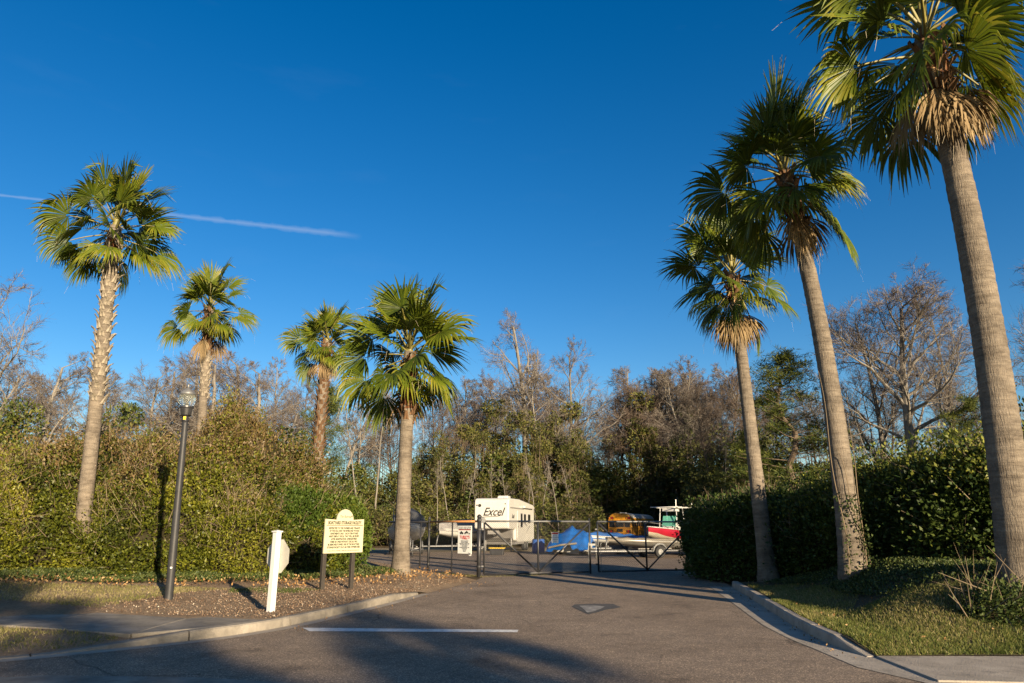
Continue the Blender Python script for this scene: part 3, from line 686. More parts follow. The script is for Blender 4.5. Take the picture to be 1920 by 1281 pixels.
# ================================================================== hedges and ground cover
def hedge(label, path, Hs, depth, n, L, W, m, seed, e=.7, amp=(.35, .16, .06), side=1, amax=2.6, twigs=0, tint=(.0, .8), brown_or_lit_top=0.0, endr=(1.2, 1.2), core_in=.30, tilt=.8, name='hedge', rag=0.05, pocket=.8):
    """a mass of leaves over a rounded, lumpy body that follows a ground path"""
    rng = np.random.default_rng(seed); P = smooth_path(path, .2, 4); nn = normals2(P) * side
    ds = np.r_[0, np.cumsum(np.linalg.norm(np.diff(P, axis=0), axis=1))]; tot = ds[-1]
    hx = np.linspace(0, 1, len(Hs)); zb = on_ground(P)
    def body(s, a, inset):
        x = np.interp(s, ds, P[:, 0]); y = np.interp(s, ds, P[:, 1]); nx = np.interp(s, ds, nn[:, 0]); ny = np.interp(s, ds, nn[:, 1]); z0 = np.interp(s, ds, zb)
        H = np.interp(s / tot, hx, Hs)
        def k_(d_, r): return np.sqrt(np.clip(1 - (1 - np.clip(d_ / r, 0, 1)) ** 2, 0.0, 1))
        k = np.clip(np.minimum(k_(s, endr[0]), k_(tot - s, endr[1])), .02, 1)
        c, w = np.cos(a), np.sin(a); cc = np.sign(c) * np.abs(c) ** e; ww = np.abs(w) ** e
        xin = depth * .5 * (1 - cc * k); z = H * ww * (.35 + .65 * k)
        Q = np.stack([x + nx * xin, y + ny * xin, z0 + z], 1)
        O = np.stack([-nx * c * 1.0, -ny * c * 1.0, w * 1.0], 1)
        disp = amp[0] * vnoise(Q * .55, seed) + amp[1] * vnoise(Q * 1.6, seed + 1) + amp[2] * vnoise(Q * 4.5, seed + 2)
        return Q + O * (disp - inset)[:, None], O
    s = rng.uniform(0, tot, n); a = rng.beta(1.0, 1.15, n) * amax + .0
    ins = rng.uniform(0, 1, n) ** 1.8 * .32 - rag * (rng.random(n) < .12) * rng.uniform(0, 4, n)
    Q, O = body(s, a, ins)
    hole = vnoise(Q * [1.5, 1.5, 2.1], seed + 21) + .5 * vnoise(Q * 3.7, seed + 22)
    kp = rng.random(n) > np.clip((hole - .38) / .25, 0, 1) * pocket
    s, a, Q, O = s[kp], a[kp], Q[kp], O[kp]; n = len(s); z0 = np.interp(s, ds, zb)
    Q[:, 2] = np.maximum(Q[:, 2], z0 + .03)
    V, F = leaf_quads(Q, O * .9 + [0, 0, .25], L * rng.uniform(.65, 1.35, n), W * rng.uniform(.75, 1.2, n), rng, tilt=tilt)
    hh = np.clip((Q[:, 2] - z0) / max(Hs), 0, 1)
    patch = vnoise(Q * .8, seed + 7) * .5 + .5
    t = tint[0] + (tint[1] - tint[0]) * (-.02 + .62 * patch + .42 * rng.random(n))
    br = rng.random(n) < brown_or_lit_top * sstep((hh - .45) / .5) * (.4 + .9 * (vnoise(Q * .6, seed + 9) * .5 + .5))
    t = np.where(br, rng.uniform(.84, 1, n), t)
    g = thing(name, label, 'hedge', (0, 0, 0)); cpt = P[len(P) // 2]
    g.location = (cpt[0], cpt[1], zb[len(P) // 2]); off = np.array(g.location)
    lf = link_mesh('foliage', np_mesh('foliage', V - off, F, m, np.clip(t, 0, 1)), g); lf['kind'] = 'stuff'
    # solid dark shell added inside the leaves to block light
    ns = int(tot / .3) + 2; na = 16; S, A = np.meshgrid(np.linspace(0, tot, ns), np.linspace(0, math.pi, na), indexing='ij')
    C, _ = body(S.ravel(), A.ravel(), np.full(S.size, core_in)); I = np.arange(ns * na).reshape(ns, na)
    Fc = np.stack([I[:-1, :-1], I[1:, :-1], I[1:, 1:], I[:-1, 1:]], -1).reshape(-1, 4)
    link_mesh('inner_shell', np_mesh('inner_shell', C - off, Fc, M['core'], smooth=True), g)
    if twigs:
        s = rng.uniform(0, tot, twigs); a = rng.beta(1.6, 1.4, twigs) * amax
        Q, O = body(s, a, rng.uniform(-.05, .22, twigs))
        V, F = sticks(Q, O * .6 + [0, 0, .4], rng.uniform(.25, .85, twigs), .016, rng, .7)
        tw = link_mesh('twigs', np_mesh('twigs', V - off, F, M['vine']), g); tw['kind'] = 'stuff'
    return g
hedge('tall wild mounded hedge with olive leaves and dry brown top behind the lamp post', [(-27, 15.8), (-18, 18.6), (-12.5, 19.5), (-8.6, 20.1), (-6.7, 21.4), (-5.5, 23.2), (-4.9, 26)], [3.5, 3.4, 3.3, 3.25, 3.25, 3.3, 3.5, 3.95, 4.5, 4.1, 2.8], 8.0, 290000, .10, .052, M['hedge_l'], 5, e=1.08, amp=(.9, .60, .32), amax=2.0, twigs=4800, tint=(.0, .80), brown_or_lit_top=.85, endr=(1, 2.6), rag=.18)
for lb, pth, hs, dp, nl, ll, sd, tn, bt, mt in (
        ('bright yellow-green bush bulging from the wild hedge beside the pale-husked palm', [(-15.2, 18.1), (-13.6, 18.6), (-12.6, 19.3)], [2.2, 3.0, 2.5], 3.6, 26000, .085, 51, (.25, .86), .1, 'hedge_l'),
        ('dark olive bush at the outer end of the wild hedge', [(-19.5, 16.8), (-17.5, 17.4), (-16, 18.2)], [2.6, 3.4, 2.8], 4.0, 26000, .075, 52, (-.15, .55), .5, 'hedge_l'),
        ('brown-topped bush of the wild hedge right behind the lamp post', [(-11.8, 18.9), (-10.2, 19.2), (-8.9, 19.6)], [2.6, 3.5, 3.0], 4.4, 30000, .08, 53, (0, .75), .95, 'hedge_l'),
        ('highest leafy bush crowning the wild hedge', [(-10.6, 21.2), (-9.2, 21.4), (-7.6, 22.0)], [4.4, 5.0, 4.6], 4.6, 36000, .095, 54, (.0, .8), .8, 'hedge_l'),
        ('loose olive bush of the wild hedge behind the octagonal sign', [(-8.7, 19.3), (-7.4, 20.0), (-6.4, 21.2)], [1.9, 2.6, 2.2], 3.4, 24000, .08, 55, (.1, .84), .35, 'hedge_l'),
        ('dry brownish bush sloping down from the wild hedge towards the gate', [(-6.9, 22.3), (-6.1, 23.4), (-5.7, 25.2)], [3.6, 3.7, 3.0], 3.4, 24000, .085, 56, (0, .7), .9, 'hedge_l')):
    hedge(lb, pth, hs, dp, nl, ll, ll * .52, M[mt], sd, e=1.0, amp=(.45, .35, .22), amax=2.3, twigs=800, tint=tn, brown_or_lit_top=bt, endr=(1.3, 1.3), rag=.22, name='bush')
hedge('low clipped green hedge behind the cream sign and the palm at the gate', [(-7.6, 21.4), (-6.2, 22.2), (-5.0, 23.4), (-4.45, 24.5)], [2.2, 2.5, 2.45, 2.3], 2.6, 30000, .10, .06, M['hedge_c'], 6, e=.62, amp=(.16, .10, .06), twigs=250, tint=(.1, .9), endr=(.6, .8))
hedge('dark glossy hedge end with sunlit crown beside the right gate leaf', [(6.15, 26.6), (6.12, 24.2), (6.35, 22.9), (7.1, 22.2), (7.9, 20.8)], [2.35, 2.5, 2.55, 2.65, 2.6], 2.6, 42000, .105, .062, M['hedge_r'], 8, e=.6, amp=(.22, .15, .08), side=1, endr=(.9, .9), tint=(.0, .85), twigs=500, rag=.1)
hedge('long glossy green hedge running behind the palms up the bank', [(7.6, 21.4), (8.35, 18.4), (8.75, 16.0), (8.95, 14.7), (9.5, 14.0), (11, 13.7), (14, 13.5), (18, 13.4)], [2.5, 2.35, 2.2, 2.25, 2.5, 2.4, 2.4, 2.4], 3.0, 125000, .105, .062, M['hedge_r'], 9, e=.6, amp=(.28, .18, .10), side=1, endr=(.8, .8), tint=(.0, 1.0), twigs=1500, brown_or_lit_top=.55, rag=.16)  # upper leaves tinted yellow-green: sunlight on the hedge top put into the colour
hedge('small low shrub on the bank beside the footpath', [(7.05, 10.75), (7.7, 10.95), (8.6, 10.9)], [.42, .55, .5], 1.1, 7000, .06, .035, M['ivy'], 12, e=.9, amp=(.08, .07, .05), endr=(.5, .5), tint=(.1, 1.0), twigs=150, core_in=.12, name='shrub')
hedge('unseen leafy shrub row added beside the footpath to shade the bank', [(8.9, 10.7), (10.5, 10.6), (13.5, 10.6)], [1.0, 1.25, 1.3], 1.4, 16000, .08, .05, M['hedge_r'], 13, e=.8, amp=(.15, .1, .06), endr=(.6, .6), tint=(0, .9), core_in=.2, name='shrub')  # out of view, added to cast shade on the bank
# grass and cover
GR = [(4.80, 9.87), (9.0, 9.87), (12, 10.1), (12, 11.2), (8.2, 11.4), (7.4, 12.2), (6.7, 13.0), (6.1, 13.2), (5.9, 15.5), (5.55, 15.9), (5.42, 14.9), (5.08, 13.0), (4.84, 11.3)]
blades('grass', 'patchy short green and straw grass on the sunlit bank by the right kerb', 'grass', GR, 60000, .055, M['grass'], 31, lean=.75, w=.010, tint=(0, 1.0))
blades('grass', 'thin frosted grass on the shaded kerb side towards the gate', 'grass', [(5.6, 15.5), (6.2, 13.4), (7.2, 15), (7.2, 18.5), (6.7, 20.5), (6.4, 20)], 14000, .05, M['grass'], 32, lean=.9, w=.010, tint=(.2, 1))
ground_leaves('ground_ivy', 'dark low ivy covering the shaded bank under the palms', 'ivy', [(6.6, 13.0), (7.4, 12.2), (8.2, 11.4), (12, 11.2), (12, 13), (9.4, 14.2), (8.9, 16), (8.5, 18.5), (8, 20.5), (7.0, 20.5), (7.1, 17), (6.6, 14.5)], 30000, .055, M['ivy'], 33, thick=.10, tint=(0, .9))
ground_leaves('fallen_leaves', 'brown fallen leaves on the right bank', 'leaves', [(4.9, 10), (12, 10), (9, 14), (8, 20), (7, 22), (6.5, 21)], 320, .06, M['litter'], 34, up=.1)
ground_leaves('ground_ivy', 'low green ground cover along the foot of the left hedges', 'ivy', [(-17, 17.1), (-12, 17.4), (-9, 17.5), (-6.6, 18.6), (-5.0, 20.6), (-3.9, 23.0), (-3.3, 24.4), (-4.6, 25.2), (-7, 21.5), (-9, 20.2), (-13, 19.6), (-18, 18.6)], 34000, .06, M['ivy'], 35, thick=.16, tint=(.15, 1))
ground_leaves('fallen_leaves', 'orange brown fallen leaves along the edge of the left ground cover', 'leaves', [(-12, 16.6), (-8, 17.0), (-5.8, 17.6), (-3.6, 20.4), (-1.6, 23.5), (-1.6, 25.3), (-3.2, 25.6), (-4.3, 23.4), (-6.4, 19.4), (-9, 18.4), (-13, 18.2)], 3000, .075, M['litter'], 36, up=.25, lift=.10)
blades('grass', 'dry tufted grass left of the lamp post above the footpath', 'grass', [(-16, 15.3), (-9.6, 14.7), (-7.9, 14.1), (-7.6, 15.3), (-7.3, 16.3), (-6.4, 17.3), (-8.5, 17.2), (-16, 17.4)], 15000, .05, M['grass'], 37, lean=.8, w=.010, tint=(.35, 1.15))
blades('grass', 'sunlit straw grass strip between footpath and street kerb', 'grass', [(-14, 13.4), (-8.0, 11.75), (-5.75, 10.98), (-6.1, 10.55), (-6.8, 10.0), (-8, 9.4), (-14, 8.6)], 26000, .06, M['grass'], 38, lean=.7, w=.010, tint=(.25, 1.1))
blades('grass', 'small green grass tufts growing in the mulch bed', 'grass', [(-6.4, 16.6), (-5.0, 17.0), (-4.6, 17.8), (-5.6, 17.9), (-6.6, 17.2)], 1500, .06, M['grass'], 39, lean=.7, w=.010, tint=(0, .5))
ground_leaves('fallen_leaves', 'scattered dry leaves and grit along the gutter and kerb foot', 'leaves', [(4.2, 9.4), (4.7, 9.9), (5.3, 14.9), (6.4, 21.2), (5.9, 21.3), (5.0, 15), (4.4, 11)], 420, .04, M['litter'], 43, up=.08, lift=.008)
ground_leaves('fallen_leaves', 'scattered dry leaves on the tarmac by the left kerb', 'leaves', [(-3.9, 12.6), (-3.0, 16), (-1.2, 23.5), (0.4, 24.8), (-1.2, 20), (-2.6, 15), (-3.4, 12.2)], 260, .04, M['litter'], 44, up=.08, lift=.008)
ground_leaves('bark_chips', 'brown bark chips and pale shells strewn over the mulch bed', 'bark chips', [(-8.2, 13.9), (-5.2, 13.1), (-4.1, 12.8), (-3.6, 14.6), (-3.0, 17), (-2.4, 19.6), (-1.4, 23.5), (-3.6, 21.5), (-5.3, 18.3), (-7.4, 16.4)], 16000, .03, M['chips'], 40, up=.12, lift=.012)
blades('grass', 'sparse grass and litter line along the foot of the gate', 'grass', [(-3.4, 27.2), (-1.0, 25.3), (1.5, 26.6), (1.6, 26.9), (-1.0, 26.1), (-3.2, 28.2)], 2600, .05, M['grass'], 41, lean=.8, w=.012, tint=(.4, 1.1))

# vine on the middle palm
def palm_vine():
    g = thing('climbing_vine', 'thin brown vine with ivy leaves climbing the trunk of the tall palm on the bank', 'vine', (7.48, 16, z6)); rg = random.Random(4)
    mb = MB(); Q = []
    for a0, tw, hh in ((-1.3, .5, 3.6), (-2.2, -.35, 4.6), (-.6, -.8, 2.8)):
        pts = []
        for i in range(26):
            f = i / 25; a = a0 + tw * f * 2 + .15 * math.sin(9 * f); z = hh * f; r = .31 * (1 + .3 * math.exp(-z / .45)) - .012 * z + .012
            x = -.05 * z + .22 * math.sin(math.pi * z / 9.3) if False else 0
            c = (Vector(at(1470, 320, 16)) - Vector((7.48, 16, z6))) * (z / (at(1470, 320, 16).z - z6)); c.x += .22 * math.sin(math.pi * z / (at(1470, 320, 16).z - z6))
            p = Vector((c.x + r * math.cos(a), c.y + r * math.sin(a), z)); pts.append(p)
            if z < 1.7:
                for _ in range(9): Q.append(p + Vector((rg.gauss(0, .07), rg.gauss(-.02, .03), rg.gauss(0, .08))))
        mb.tube(pts, [.014 - .009 * i / 25 for i in range(26)], 5)
    mb.build('stem', M['vine'], g)
    rng = np.random.default_rng(3); Q = np.array([tuple(q) for q in Q])
    V, F = leaf_quads(Q, np.tile([-.2, -.8, .2], (len(Q), 1)), .07, .05, rng)
    link_mesh('foliage', np_mesh('foliage', V, F, M['ivy'], rng.uniform(0, .7, len(Q))), g)['kind'] = 'stuff'
palm_vine()

# ================================================================== woodland behind the yard
def bare_tree(seed, H=20.0, clear=.35, spread=.42, r0=.28, limbs=15, twig_mat='twig', bark='bark_grey', up=.25, fork=0.0, lean=0.0, sub=(6, 6, 8)):
    """trunk mesh (trunk, limbs, branches) + crown mesh (twigs)"""
    rg = random.Random(seed); mb = MB(); TP = []; TD = []; TL = []; TW = []
    def rv(): return Vector((rg.gauss(0, 1), rg.gauss(0, 1), rg.gauss(0, 1)))
    def turn(d, ang):
        ax = d.cross(rv());
        if ax.length < 1e-4: ax = d.orthogonal()
        return Matrix.Rotation(ang, 3, ax.normalized()) @ d
    def grow(p, d, L, r, lev):
        n = (14, 7, 4, 3)[lev]; pts = [p.copy()]; dirs = [d.copy()]
        wob = (.05, .14, .2, .22)[lev]; trop = (.03, .10, .10, .06)[lev] * up * 4
        for i in range(n):
            d = (d + rv() * wob + Vector((0, 0, trop / n * 2))).normalized(); p = p + d * (L / n); pts.append(p.copy()); dirs.append(d.copy())
        end = (.22, .25, .3, .3)[lev]
        rr = [max(.012, r * (1 - (1 - end) * i / n)) for i in range(n + 1)]
        mb.tube(pts, rr, (9, 6, 4, 3)[lev], cap=False)
        if lev < 3:
            k = (limbs, sub[0], sub[1])[lev]
            for j in range(k):
                lo = clear if lev == 0 else .22
                t = lo + (1 - lo) * ((j + rg.random()) / k); i = min(n - 1, int(t * n)); f = t * n - i
                q = pts[i].lerp(pts[i + 1], f)
                ang = R(rg.uniform(32, 62) if lev == 0 else rg.uniform(28, 60)); dd = turn(dirs[i], ang)
                if lev == 0: Lc = H * spread * (1.08 - .72 * (t - lo) / (1 - lo)) * rg.uniform(.65, 1.15)
                else: Lc = L * rg.uniform(.36, .62) * (1.15 - .5 * t)
                grow(q, dd, Lc, max(.014, rr[i] * rg.uniform(.38, .6)), lev + 1)
        if lev >= 2:
            k = sub[2] + (2 if lev == 3 else 0)
            for j in range(k):
                t = .15 + .85 * (j + rg.random()) / k; i = min(n - 1, int(t * n)); q = pts[i].lerp(pts[i + 1], t * n - i)
                dd = turn(dirs[i], R(rg.uniform(20, 60))); TP.append(q); TD.append(dd); TL.append(L * rg.uniform(.35, .75) if lev == 3 else L * rg.uniform(.25, .5)); TW.append(.016)
    d0 = Vector((lean, 0, 1)).normalized()
    grow(Vector((0, 0, -.3)), d0, H * .97, r0, 0)
    rng = np.random.default_rng(seed)
    V, F = sticks(np.array([tuple(q) for q in TP]), np.array([tuple(q) for q in TD]), np.array(TL), np.array(TW) * 1.05, rng, .12)
    # second generation of fine twigs
    P2 = V.reshape(-1, 4, 3)[:, 2]; D2 = V.reshape(-1, 4, 3)[:, 3] - P2; Ln = np.linalg.norm(D2, axis=1)
    P2 = np.concatenate([P2, P2 - D2 * .4]); D2 = np.concatenate([D2, D2]); Ln = np.concatenate([Ln, Ln])
    V2, F2 = sticks(P2, D2 / (Ln[:, None] + 1e-6), Ln * 1.5, .0145, rng, .5)
    Vj, Fj, _, _ = join([(V, F, 0, 0), (V2, F2, 0, 0)])
    zmax = max(Vj[:, 2].max(), .1)
    return mb.mesh('trunk', M[bark]), np_mesh('crown', Vj, Fj, M[twig_mat]), zmax
def leaf_blob_points(rng, blobs, n):
    w = np.array([b[3] ** 2 for b in blobs]); k = rng.choice(len(blobs), n, p=w / w.sum()); B = np.array(blobs)[k]
    d = rng.normal(0, 1, (n, 3)); d /= np.linalg.norm(d, axis=1)[:, None]
    r = B[:, 3] * rng.uniform(.45, 1.0, n) ** .5
    P = B[:, :3] + d * (r * (1 + .25 * vnoise(d * 2.5 + B[:, :3], 3)))[:, None] * np.array([1, 1, .8]); return P, d, k
def shrub(seed, H, Rr, n, leaf='evergreen', L=.22, nb=16, twigs=200, twm='vine', hang=0, base=.0):
    """rounded broadleaf mass: clumps of leaves + tangle of stems; unit is metres"""
    rg = random.Random(seed); rng = np.random.default_rng(seed); blobs = []
    for i in range(nb):
        a = rg.uniform(0, 6.28); f = rg.random(); q = Rr * math.sqrt(rg.random()) * (1 - .55 * f); z = base + (H - base) * (.12 + .8 * f)
        blobs.append((q * math.cos(a), q * math.sin(a), z, Rr * rg.uniform(.22, .46) * (1 - .25 * f)))
    P, d, k = leaf_blob_points(rng, blobs, n); keep = P[:, 2] > .05; P, d, k = P[keep], d[keep], k[keep]
    V, F = leaf_quads(P, d * .8 + [0, 0, .1], L * rng.uniform(.6, 1.3, len(P)), L * .55, rng, tilt=.7)
    tone = rng.uniform(-.18, .22, nb)[k]; t = np.clip(.42 + tone + rng.normal(0, .2, len(P)), 0, 1)
    parts = [(V, F, t, 0)]
    if hang:
        Q = P[rng.choice(len(P), hang)]; V2, F2 = sticks(Q, np.tile([0, 0, -1.0], (hang, 1)), rng.uniform(.6, 2.0, hang), .02, rng, .15); parts.append((V2, F2, .5, 1))
    if twigs:
        Q = P[rng.choice(len(P), twigs)] * [.9, .9, .95]; V2, F2 = sticks(Q, rng.normal(0, 1, (twigs, 3)) + [0, 0, .3], rng.uniform(.5, 1.8, twigs), .014, rng, .3); parts.append((V2, F2, .5, 1))
    Vj, Fj, T, Mi = join(parts)
    crown = np_mesh('crown', Vj, Fj, [M[leaf], M[twm]], T, Mi)
    mb = MB()
    for i in range(5):
        a = rg.uniform(0, 6.28); b = rg.choice(blobs); pts = [Vector((.15 * math.cos(a), .15 * math.sin(a), -.2))]
        for s in (.4, .75, 1): pts.append(Vector((b[0] * s + rg.gauss(0, .1), b[1] * s + rg.gauss(0, .1), b[2] * s)))
        mb.tube(pts, [.09, .06, .04, .02], 5, cap=False)
    return mb.mesh('trunk', M['bark_brown']), crown, max(Vj[:, 2].max(), .1)
def pine(seed, H=16, Rr=3.4, n=1100, clear=.3):
    rg = random.Random(seed); rng = np.random.default_rng(seed); mb = MB(); C = []
    ax = [Vector((rg.gauss(0, .05) * i, rg.gauss(0, .05) * i, H * i / 12 - (.3 if i == 0 else 0))) for i in range(13)]
    mb.tube(ax, [.26 * (1 - .88 * i / 12) for i in range(13)], 8, cap=False)
    for j in range(64):
        f = clear + (1 - clear) * (j + rg.random()) / 64; i = min(11, int(f * 12)); q = ax[i].lerp(ax[i + 1], f * 12 - i); a = rg.uniform(0, 6.28)
        Lb = Rr * (1.0 - .78 * ((f - clear) / (1 - clear)) ** 1.4) * rg.uniform(.6, 1.15); e = q + Vector((math.cos(a) * Lb, math.sin(a) * Lb, Lb * rg.uniform(.05, .5)))
        m_ = q.lerp(e, .5) + Vector((0, 0, -.06 * Lb)); mb.tube([q, m_, e], [.05, .035, .012], 4, cap=False)
        for k in range(max(3, int(n / 64))):
            s = rg.uniform(.3, 1.08); c = q.lerp(e, s) + Vector((rg.gauss(0, .32), rg.gauss(0, .32), rg.gauss(.08, .2))) * (.4 + s * .7); C.append(tuple(c))
    C = np.array(C); m = 15; Q = np.repeat(C, m, 0); D = rng.normal(0, 1, Q.shape) + [0, 0, .35]; D /= np.linalg.norm(D, axis=1)[:, None]
    V, F = leaf_quads(Q + D * .05, D, rng.uniform(.26, .46, len(Q)), .035, rng, tilt=.1)
    t = np.clip(np.repeat(rng.uniform(.1, .8, len(C)), m) + rng.normal(0, .15, len(Q)), 0, 1)
    return mb.mesh('trunk', M['bark_brown']), np_mesh('crown', V, F, M['needle'], t), max(V[:, 2].max(), .1)
def place(kind, name, label, cat, x, y, h, rz=None, sq=1.0, group=None, rg=random.Random(77)):
    """a copy of a tree kind, scaled to height h"""
    tr, cr, H0 = kind; s_ = h / H0
    o = thing(name, label, cat, (x, y, 0), rg.uniform(0, 6.28) if rz is None else rz, group); o.scale = (s_ * sq, s_ * sq, s_)
    link_mesh('trunk', tr, o); link_mesh('crown', cr, o); return o
BT = [bare_tree(11 + i, H=20, clear=.42 + .04 * (i % 3), spread=.24 + .03 * (i % 3), r0=.20 + .03 * (i % 2), limbs=26, twig_mat=('twig', 'twig_red')[i % 2], bark=('bark_grey', 'bark_brown')[i % 3 == 2], up=.35, lean=(i - 2) * .03) for i in range(6)]
BW = [bare_tree(41 + i, H=18, clear=.22, spread=.42, r0=.34, limbs=16, twig_mat=('twig_red', 'twig')[i % 2], up=.22, sub=(7, 7, 9)) for i in range(3)]
POLE = [bare_tree(61 + i, H=16, clear=.55, spread=.14, r0=.12, limbs=12, sub=(4, 4, 5), up=.3, lean=(i - 1) * .06) for i in range(3)]
EV = [shrub(71 + i, 7.5, 3.2, 5200, ('evergreen', 'olive')[i % 2], .24, 22, 260) for i in range(4)]
IVY = [shrub(81 + i, 13, 2.6, 6500, 'olive', .23, 26, 420, hang=500, base=1.0) for i in range(3)]
LOW = [shrub(91 + i, 3.6, 2.6, 2600, ('olive', 'evergreen', 'olive')[i], .20, 12, 350) for i in range(3)]
PN = [pine(101 + i, 16, 3.5 + .4 * i, 1250, (.25, .4)[i]) for i in range(2)]
def tree_at(kind, name, label, cat, px, py, D, sq=1.0, group=None, rz=None):
    if 1090 < px < 1300 and D < 88: D = 88 + (D % 8)
    p = at(px, py, D); return place(kind, name, label, cat, p.x, D, p.z, rz, sq, group)
# named trees
big = bare_tree(202, H=27, clear=.50, spread=.33, r0=.48, limbs=13, twig_mat='twig_red', bark='bark_grey', up=.25, sub=(7, 6, 7))
tree_at(big, 'bare_tree', 'tallest bare tree with forked limbs rising above the white caravan', 'tree', 972, 588, 84, rz=1.0)
tree_at(BW[0], 'bare_tree', 'bare tree with upswept branches just right of the tallest bare tree', 'tree', 1058, 632, 88, sq=.8, rz=2.0)
wide = bare_tree(209, H=19, clear=.40, spread=.46, r0=.5, limbs=23, twig_mat='twig_red', bark='bark_grey', up=.3, sub=(9, 8, 9))
tree_at(wide, 'bare_tree', 'wide bare tree with reddish twigs between the two tallest palms', 'tree', 1668, 512, 52, sq=1.0, rz=.6)
tree_at(BW[1], 'bare_tree', 'second bare tree with dense reddish crown overlapping the wide bare tree', 'tree', 1752, 545, 55, sq=.62, rz=3.0)
tree_at(BW[2], 'bare_tree', 'bare tree with straight grey limbs just behind the vine-wrapped palm', 'tree', 1605, 555, 56, sq=.85, rz=.3)
tree_at(PN[0], 'pine_tree', 'large dense pine between the slim palm and the vine-wrapped palm', 'pine', 1468, 640, 56, sq=1.6, rz=.4)
tree_at(PN[1], 'pine_tree', 'smaller pine low beside the foot of the wide bare tree', 'pine', 1795, 735, 48, sq=1.15)
tree_at(PN[0], 'pine_tree', 'pine behind the dark shaggy palm beyond the wild hedge', 'pine', 622, 705, 60, sq=1.0, rz=2.1)
tree_at(EV[0], 'evergreen_tree', 'round dark evergreen tree top showing behind the pale-husked palm', 'tree', 235, 716, 50, sq=.75)
tree_at(EV[2], 'evergreen_tree', 'dark evergreen clump behind the outer end of the wild hedge', 'tree', 15, 735, 42, sq=.8)
tree_at(BW[2], 'bare_tree', 'tall pale bare tree beyond the outer end of the wild hedge', 'tree', 5, 512, 48, sq=1.0, rz=1.2)
tree_at(BW[0], 'bare_tree', 'low wide bare tree with pale fanning limbs just behind the pale-husked palm', 'tree', 118, 648, 46, sq=1.25, rz=4.0)
tree_at(BW[1], 'bare_tree', 'budding tree whose twigs reach past the thickest palm trunk', 'tree', 2035, 455, 30, sq=1.0, rz=2.5)
tree_at(EV[1], 'evergreen_tree', 'dark evergreen beyond the thickest palm trunk', 'tree', 1912, 690, 46, sq=.6)
tree_at(PN[1], 'pine_tree', 'dark narrow pine in the bare wood behind the red boat', 'pine', 1290, 745, 80, sq=.8)
tree_at(PN[0], 'pine_tree', 'yellow-green young pine beside the slim palm trunk', 'pine', 1400, 806, 60, sq=1.7, rz=3.3)
rg = random.Random(5)
PLACES = [(745, 'behind the clipped hedge at the gate palm'), (880, 'behind the panel with the warning sign'), (1010, 'behind the white caravan'), (1110, 'behind the blue tarpaulin'), (1245, 'behind the yellow school bus'), (1370, 'behind the red boat'), (1490, 'behind the slim palm'), (1660, 'behind the vine-wrapped palm'), (9999, 'behind the thickest palm')]
def many(kinds, name, label, cat, group, spots, sq=(.85, 1.2)):
    for px, py, D in spots:
        if '%' in label:
            pl = next(w for lim, w in PLACES if px < lim)
        tree_at(rg.choice(kinds), name, label % pl if '%' in label else label, cat, px + rg.uniform(-6, 6), py + rg.uniform(-8, 8), D, rg.uniform(*sq), group)
many(BT, 'bare_tree', 'slender bare tree in the wood %s', 'tree', 'bare trees in the wood', [
    (1135, 775, 92), (1165, 715, 86), (1192, 700, 95), (1212, 690, 84), (1240, 682, 90), (1262, 700, 80), (1285, 690, 98), (1308, 688, 86), (1335, 684, 92), (1358, 692, 84), (1385, 700, 96), (1420, 720, 90), (1228, 720, 76), (1180, 760, 74), (1322, 730, 74),
    (905, 720, 96), (935, 690, 100), (1005, 650, 98), (1030, 690, 80), (1080, 720, 94), (1105, 770, 84),
    (868, 700, 86), (840, 720, 92), (815, 720, 80), (790, 740, 96), (760, 735, 84), (735, 745, 92), (700, 760, 98),
    (1150, 730, 90), (1178, 690, 98), (1202, 705, 90), (1225, 685, 96), (1250, 690, 92), (1275, 695, 90), (1298, 690, 94), (1320, 695, 100), (1346, 688, 98), (1370, 690, 90), (1400, 705, 98), (950, 720, 92), (990, 700, 92), (1045, 700, 96), (885, 730, 90), (655, 690, 84), (580, 700, 90), (1540, 720, 78), (1575, 740, 70), (1620, 740, 84), (1850, 760, 66), (1720, 700, 74), (1510, 720, 84), (1830, 800, 58), (1930, 740, 60)])
many(BW[:2] + BT[:2], 'bare_tree', 'pale twiggy bare tree beyond the wild hedge', 'tree', 'bare trees beyond the wild hedge', [
    (60, 670, 66), (190, 690, 60), (285, 668, 62), (330, 655, 68), (365, 640, 74), (420, 655, 64), (455, 645, 72), (500, 668, 66), (535, 655, 76), (560, 690, 82), (250, 690, 74), (150, 700, 80), (20, 690, 72), (395, 690, 58)], (.9, 1.3))
many(POLE, 'bare_tree', 'thin pale sapling trunk at the wood edge %s', 'tree', 'saplings at the wood edge', [
    (683, 735, 70), (697, 745, 74), (712, 730, 72), (668, 760, 78), (905, 880, 68), (930, 870, 70), (1008, 850, 68), (1018, 862, 70), (1042, 855, 66), (1070, 870, 72), (1100, 880, 70), (1160, 860, 66), (1200, 790, 70), (1218, 800, 68), (1275, 820, 72), (1350, 800, 70), (1640, 780, 52), (1560, 800, 50), (1600, 820, 54), (870, 860, 72), (845, 850, 70), (820, 870, 68), (1740, 820, 50), (1530, 830, 56), (780, 850, 72), (960, 870, 66), (985, 880, 70)], (.8, 1.1))
many(IVY, 'ivy_clad_tree', 'trunk smothered in olive green vines %s', 'tree', 'vine-smothered trees', [
    (925, 735, 80), (960, 760, 77), (1000, 785, 74), (1030, 770, 79), (1082, 805, 76), (830, 800, 76), (865, 790, 80), (1118, 850, 78), (895, 800, 74), (790, 830, 78), (1060, 745, 84), (975, 840, 72), (1215, 770, 88), (1195, 740, 90), (1255, 800, 84)], (.85, 1.25))
